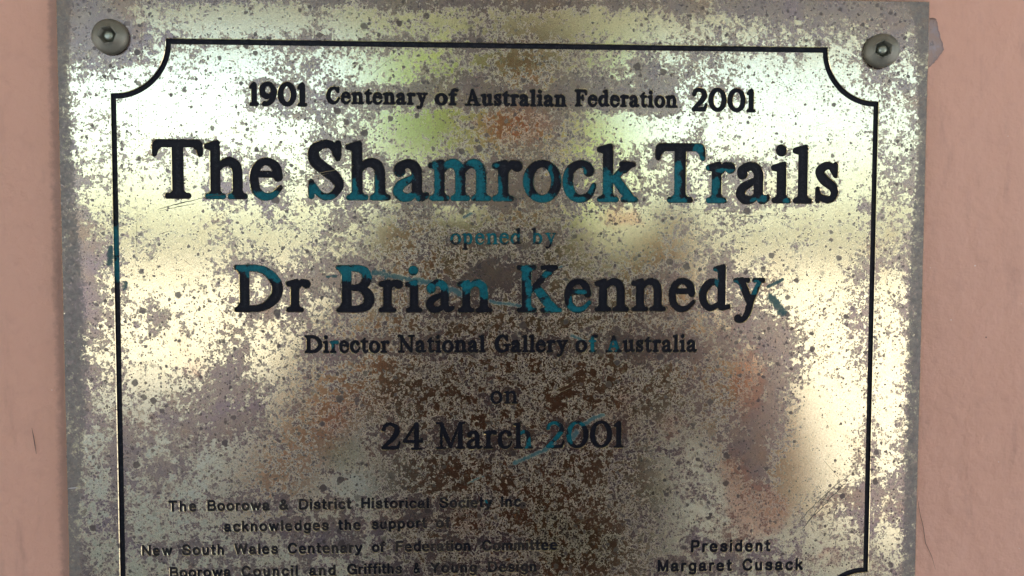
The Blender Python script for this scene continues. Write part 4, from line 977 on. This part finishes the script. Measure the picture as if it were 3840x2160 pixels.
PX, PY = .065, -.86                                # where the photographer stands
M_SKIN = plain('skin', (.42, .22, .15), .5)
M_SHIRT = plain('brown_shirt', (.085, .050, .046), .9)
M_TROUS = plain('charcoal_trousers', (.02, .02, .023), .85)
M_HAIR = plain('brown_hair', (.05, .03, .02), .6)
M_SHOE = plain('black_leather', (.015, .014, .014), .4)
def build_person():
    p = empty('person', (PX, PY, 0))
    tag(p, 'person in brown short-sleeved shirt, a dim reflection in the middle of the plaque', 'person')
    J = []; Ed = []; R_ = []
    def add(x, y, z, r, prev=None):
        J.append((x, y, z)); R_.append(r)
        if prev is not None: Ed.append((prev, len(J) - 1))
        return len(J) - 1
    pel = add(0, 0, .96, (.165, .115))
    wa = add(0, .01, 1.12, (.150, .105), pel); ch = add(0, .01, 1.30, (.165, .115), wa); up = add(0, 0, 1.43, (.12, .09), ch)
    nk = add(0, .01, 1.53, .055, up); h0 = add(0, .03, 1.60, .072, nk); h1 = add(0, .03, 1.70, .088, h0); h2 = add(0, .02, 1.765, .065, h1)
    for s in (-1, 1):
        sh = add(s * .20, 0, 1.42, .062, up); el = add(s * .345, .13, 1.17, .050, sh); mid = add(s * .235, .32, 1.34, .043, el)
        wr = add(s * .125 - .02, .47, 1.455, .029, mid); pa = add(s * .105 - .02, .515, 1.485, (.035, .022), wr)
        add(s * .098 - .02, .545, 1.50, (.034, .018), pa)
        hip = add(s * .095, 0, .88, .09, pel); kn = add(s * .11, .015, .50, .062, hip); an = add(s * .115, -.01, .09, .042, kn)
        add(s * .125, .14, .035, .038, an)
    body = skin_mesh('body', J, Ed, R_, M_SKIN, p)
    # five fingers per hand round the edge of the phone
    for s in (-1, 1):
        for k, (dz, ln) in enumerate(((.030, .062), (.010, .070), (-.010, .066), (-.030, .054))):
            b = Vector((s * .104 - .02, .54, 1.498 + dz))
            pts = [b, b + Vector((s * .004, .022, .002)), b + Vector((-s * .012, .036, .004)), b + Vector((-s * .030, .040, .005))]
            skin_mesh('finger', [tuple(v) for v in pts], [(0, 1), (1, 2), (2, 3)], [.0095, .009, .0085, .007], M_SKIN, body, 1)
        b = Vector((s * .100 - .02, .535, 1.475))
        skin_mesh('thumb', [tuple(b), tuple(b + Vector((-s * .018, .006, .012))), tuple(b + Vector((-s * .036, .012, .020)))], [(0, 1), (1, 2)], [.012, .011, .0085], M_SKIN, body, 1)
    # face
    for s in (-1, 1):
        skin_mesh('ear', [(s * .088, .02, 1.66), (s * .096, .012, 1.685), (s * .092, .015, 1.705)], [(0, 1), (1, 2)], [.009, .012, .009], M_SKIN, body, 1)
        skin_mesh('eye', [(s * .032, .112, 1.695), (s * .034, .114, 1.695)], [(0, 1)], [.010, .010], plain('eye', (.10, .08, .07), .2), body, 1)
    skin_mesh('nose', [(0, .112, 1.70), (0, .128, 1.665), (0, .122, 1.655)], [(0, 1), (1, 2)], [.008, .014, .010], M_SKIN, body, 1)
    skin_mesh('mouth', [(-.022, .108, 1.622), (0, .114, 1.622), (.022, .108, 1.622)], [(0, 1), (1, 2)], [.005, .008, .005], plain('lips', (.30, .12, .10), .5), body, 1)
    skin_mesh('hair', [(0, -.06, 1.66), (0, -.05, 1.74), (0, .0, 1.79), (0, .055, 1.785)], [(0, 1), (1, 2), (2, 3)], [(.075, .05), (.095, .06), (.095, .055), (.08, .035)], M_HAIR, p)
    # clothes
    sh_j = [(0, 0, .92), (0, .01, 1.12), (0, .01, 1.30), (0, 0, 1.44), (0, .005, 1.485), (-.20, 0, 1.42), (-.30, .08, 1.27), (.20, 0, 1.42), (.30, .08, 1.27)]
    skin_mesh('shirt', sh_j, [(0, 1), (1, 2), (2, 3), (3, 4), (3, 5), (5, 6), (3, 7), (7, 8)], [(.245, .15), (.235, .145), (.235, .145), (.15, .11), (.075, .07), .085, .082, .085, .082], M_SHIRT, p)
    tr = [(0, 0, .95), (-.095, 0, .86), (-.11, .015, .50), (-.115, -.01, .10), (.095, 0, .86), (.11, .015, .50), (.115, -.01, .10)]
    skin_mesh('trousers', tr, [(0, 1), (1, 2), (2, 3), (0, 4), (4, 5), (5, 6)], [(.18, .13), .105, .08, .068, .105, .08, .068], M_TROUS, p)
    for s in (-1, 1):
        skin_mesh('shoe', [(s * .115, -.05, .05), (s * .12, .06, .045), (s * .128, .19, .035)], [(0, 1), (1, 2)], [.048, .046, .035], M_SHOE, p)
    return p
build_person()

def rounded_box(name, sx, sy, sz, r, mat, parent=None):
    bm = bmesh.new()
    bmesh.ops.create_cube(bm, size=1)
    bmesh.ops.scale(bm, vec=(sx, sy, sz), verts=bm.verts)
    bmesh.ops.bevel(bm, geom=list(bm.edges), offset=r, segments=3, profile=.6, affect='EDGES')
    me = bpy.data.meshes.new(name); bm.to_mesh(me); bm.free()
    return link(name, me, mat, parent)
ph = empty('phone', cam.matrix_world.translation + Vector((0, -.013, -.01)))
tag(ph, 'grey phone held level in both hands, a dim smudge reflected on the plaque', 'phone')
rounded_box('case', .155, .009, .074, .003, plain('phone_grey', (.20, .20, .21), .4, .3), ph)
sc_ = rounded_box('screen', .145, .001, .066, .0003, plain('screen_glass', (.02, .02, .022), .15), ph); sc_.location = (0, -.0052, 0)

# a tree across the way, bright green at the edge of the glare
def build_tree(name, x, y, h, rx, rz, seed, label, colA, colB, nleaf=5200):
    rs = random.Random(seed)
    root = empty(name, (x, y, 0))
    tag(root, label, 'tree')
    J = [(0, 0, 0), (.05, 0, h * .25), (0, .05, h * .45)]; Ed = [(0, 1), (1, 2)]; R_ = [.16, .13, .10]
    for k in range(6):
        a = k * 1.05
        J.append((rx * .5 * math.cos(a), rx * .5 * math.sin(a), h * (.62 + .05 * (k % 3)))); R_.append(.05); Ed.append((2, len(J) - 1))
    skin_mesh('trunk', J, Ed, R_, plain(name + '_bark', (.12, .09, .07), .9), root, 1)
    verts = []; faces = []
    lumps = [(rs.uniform(-.6, .6) * rx, rs.uniform(-.6, .6) * rx, h - rz + rs.uniform(-.7, .7) * rz, rs.uniform(.35, .55)) for _ in range(14)]
    for _ in range(nleaf):
        L_ = rs.choice(lumps)
        d = Vector((rs.gauss(0, 1), rs.gauss(0, 1), rs.gauss(0, 1))).normalized() * (rs.random() ** .4)
        c = Vector((L_[0] + d.x * rx * L_[3], L_[1] + d.y * rx * L_[3], L_[2] + d.z * rz * L_[3]))
        n = Vector((rs.gauss(0, 1), rs.gauss(0, 1), rs.gauss(.6, 1))).normalized()
        t_ = n.orthogonal().normalized(); b_ = n.cross(t_); s = rs.uniform(.10, .2)
        k = len(verts)
        verts += [tuple(c + t_ * s), tuple(c + b_ * s * .55 + n * s * .1), tuple(c - t_ * s), tuple(c - b_ * s * .55 + n * s * .1)]
        faces.append((k, k + 1, k + 2, k + 3))
    me = bpy.data.meshes.new('crown')
    me.from_pydata(verts, [], faces)
    t = NT(name + '_leaves')
    oi = t.noise(t.coords(1.0), 1.1, 3)
    c = t.mix(oi, colA, colB)
    t.set(color=c, rough=.5)
    tr = t.n('ShaderNodeBsdfTranslucent'); t.put(tr.inputs[0], c)
    mx = t.n('ShaderNodeMixShader'); mx.inputs[0].default_value = .45
    t.t.links.new(t.b.outputs[0], mx.inputs[1]); t.t.links.new(tr.outputs[0], mx.inputs[2]); t.t.links.new(mx.outputs[0], t.out.inputs[0])
    link('crown', me, t.m, root)
build_tree('street_tree', .6, -15, 5.9, 3.0, 1.7, 5, 'bright green street tree behind the photographer, a soft green patch on the plaque', (.11, .20, .012), (.22, .36, .025))
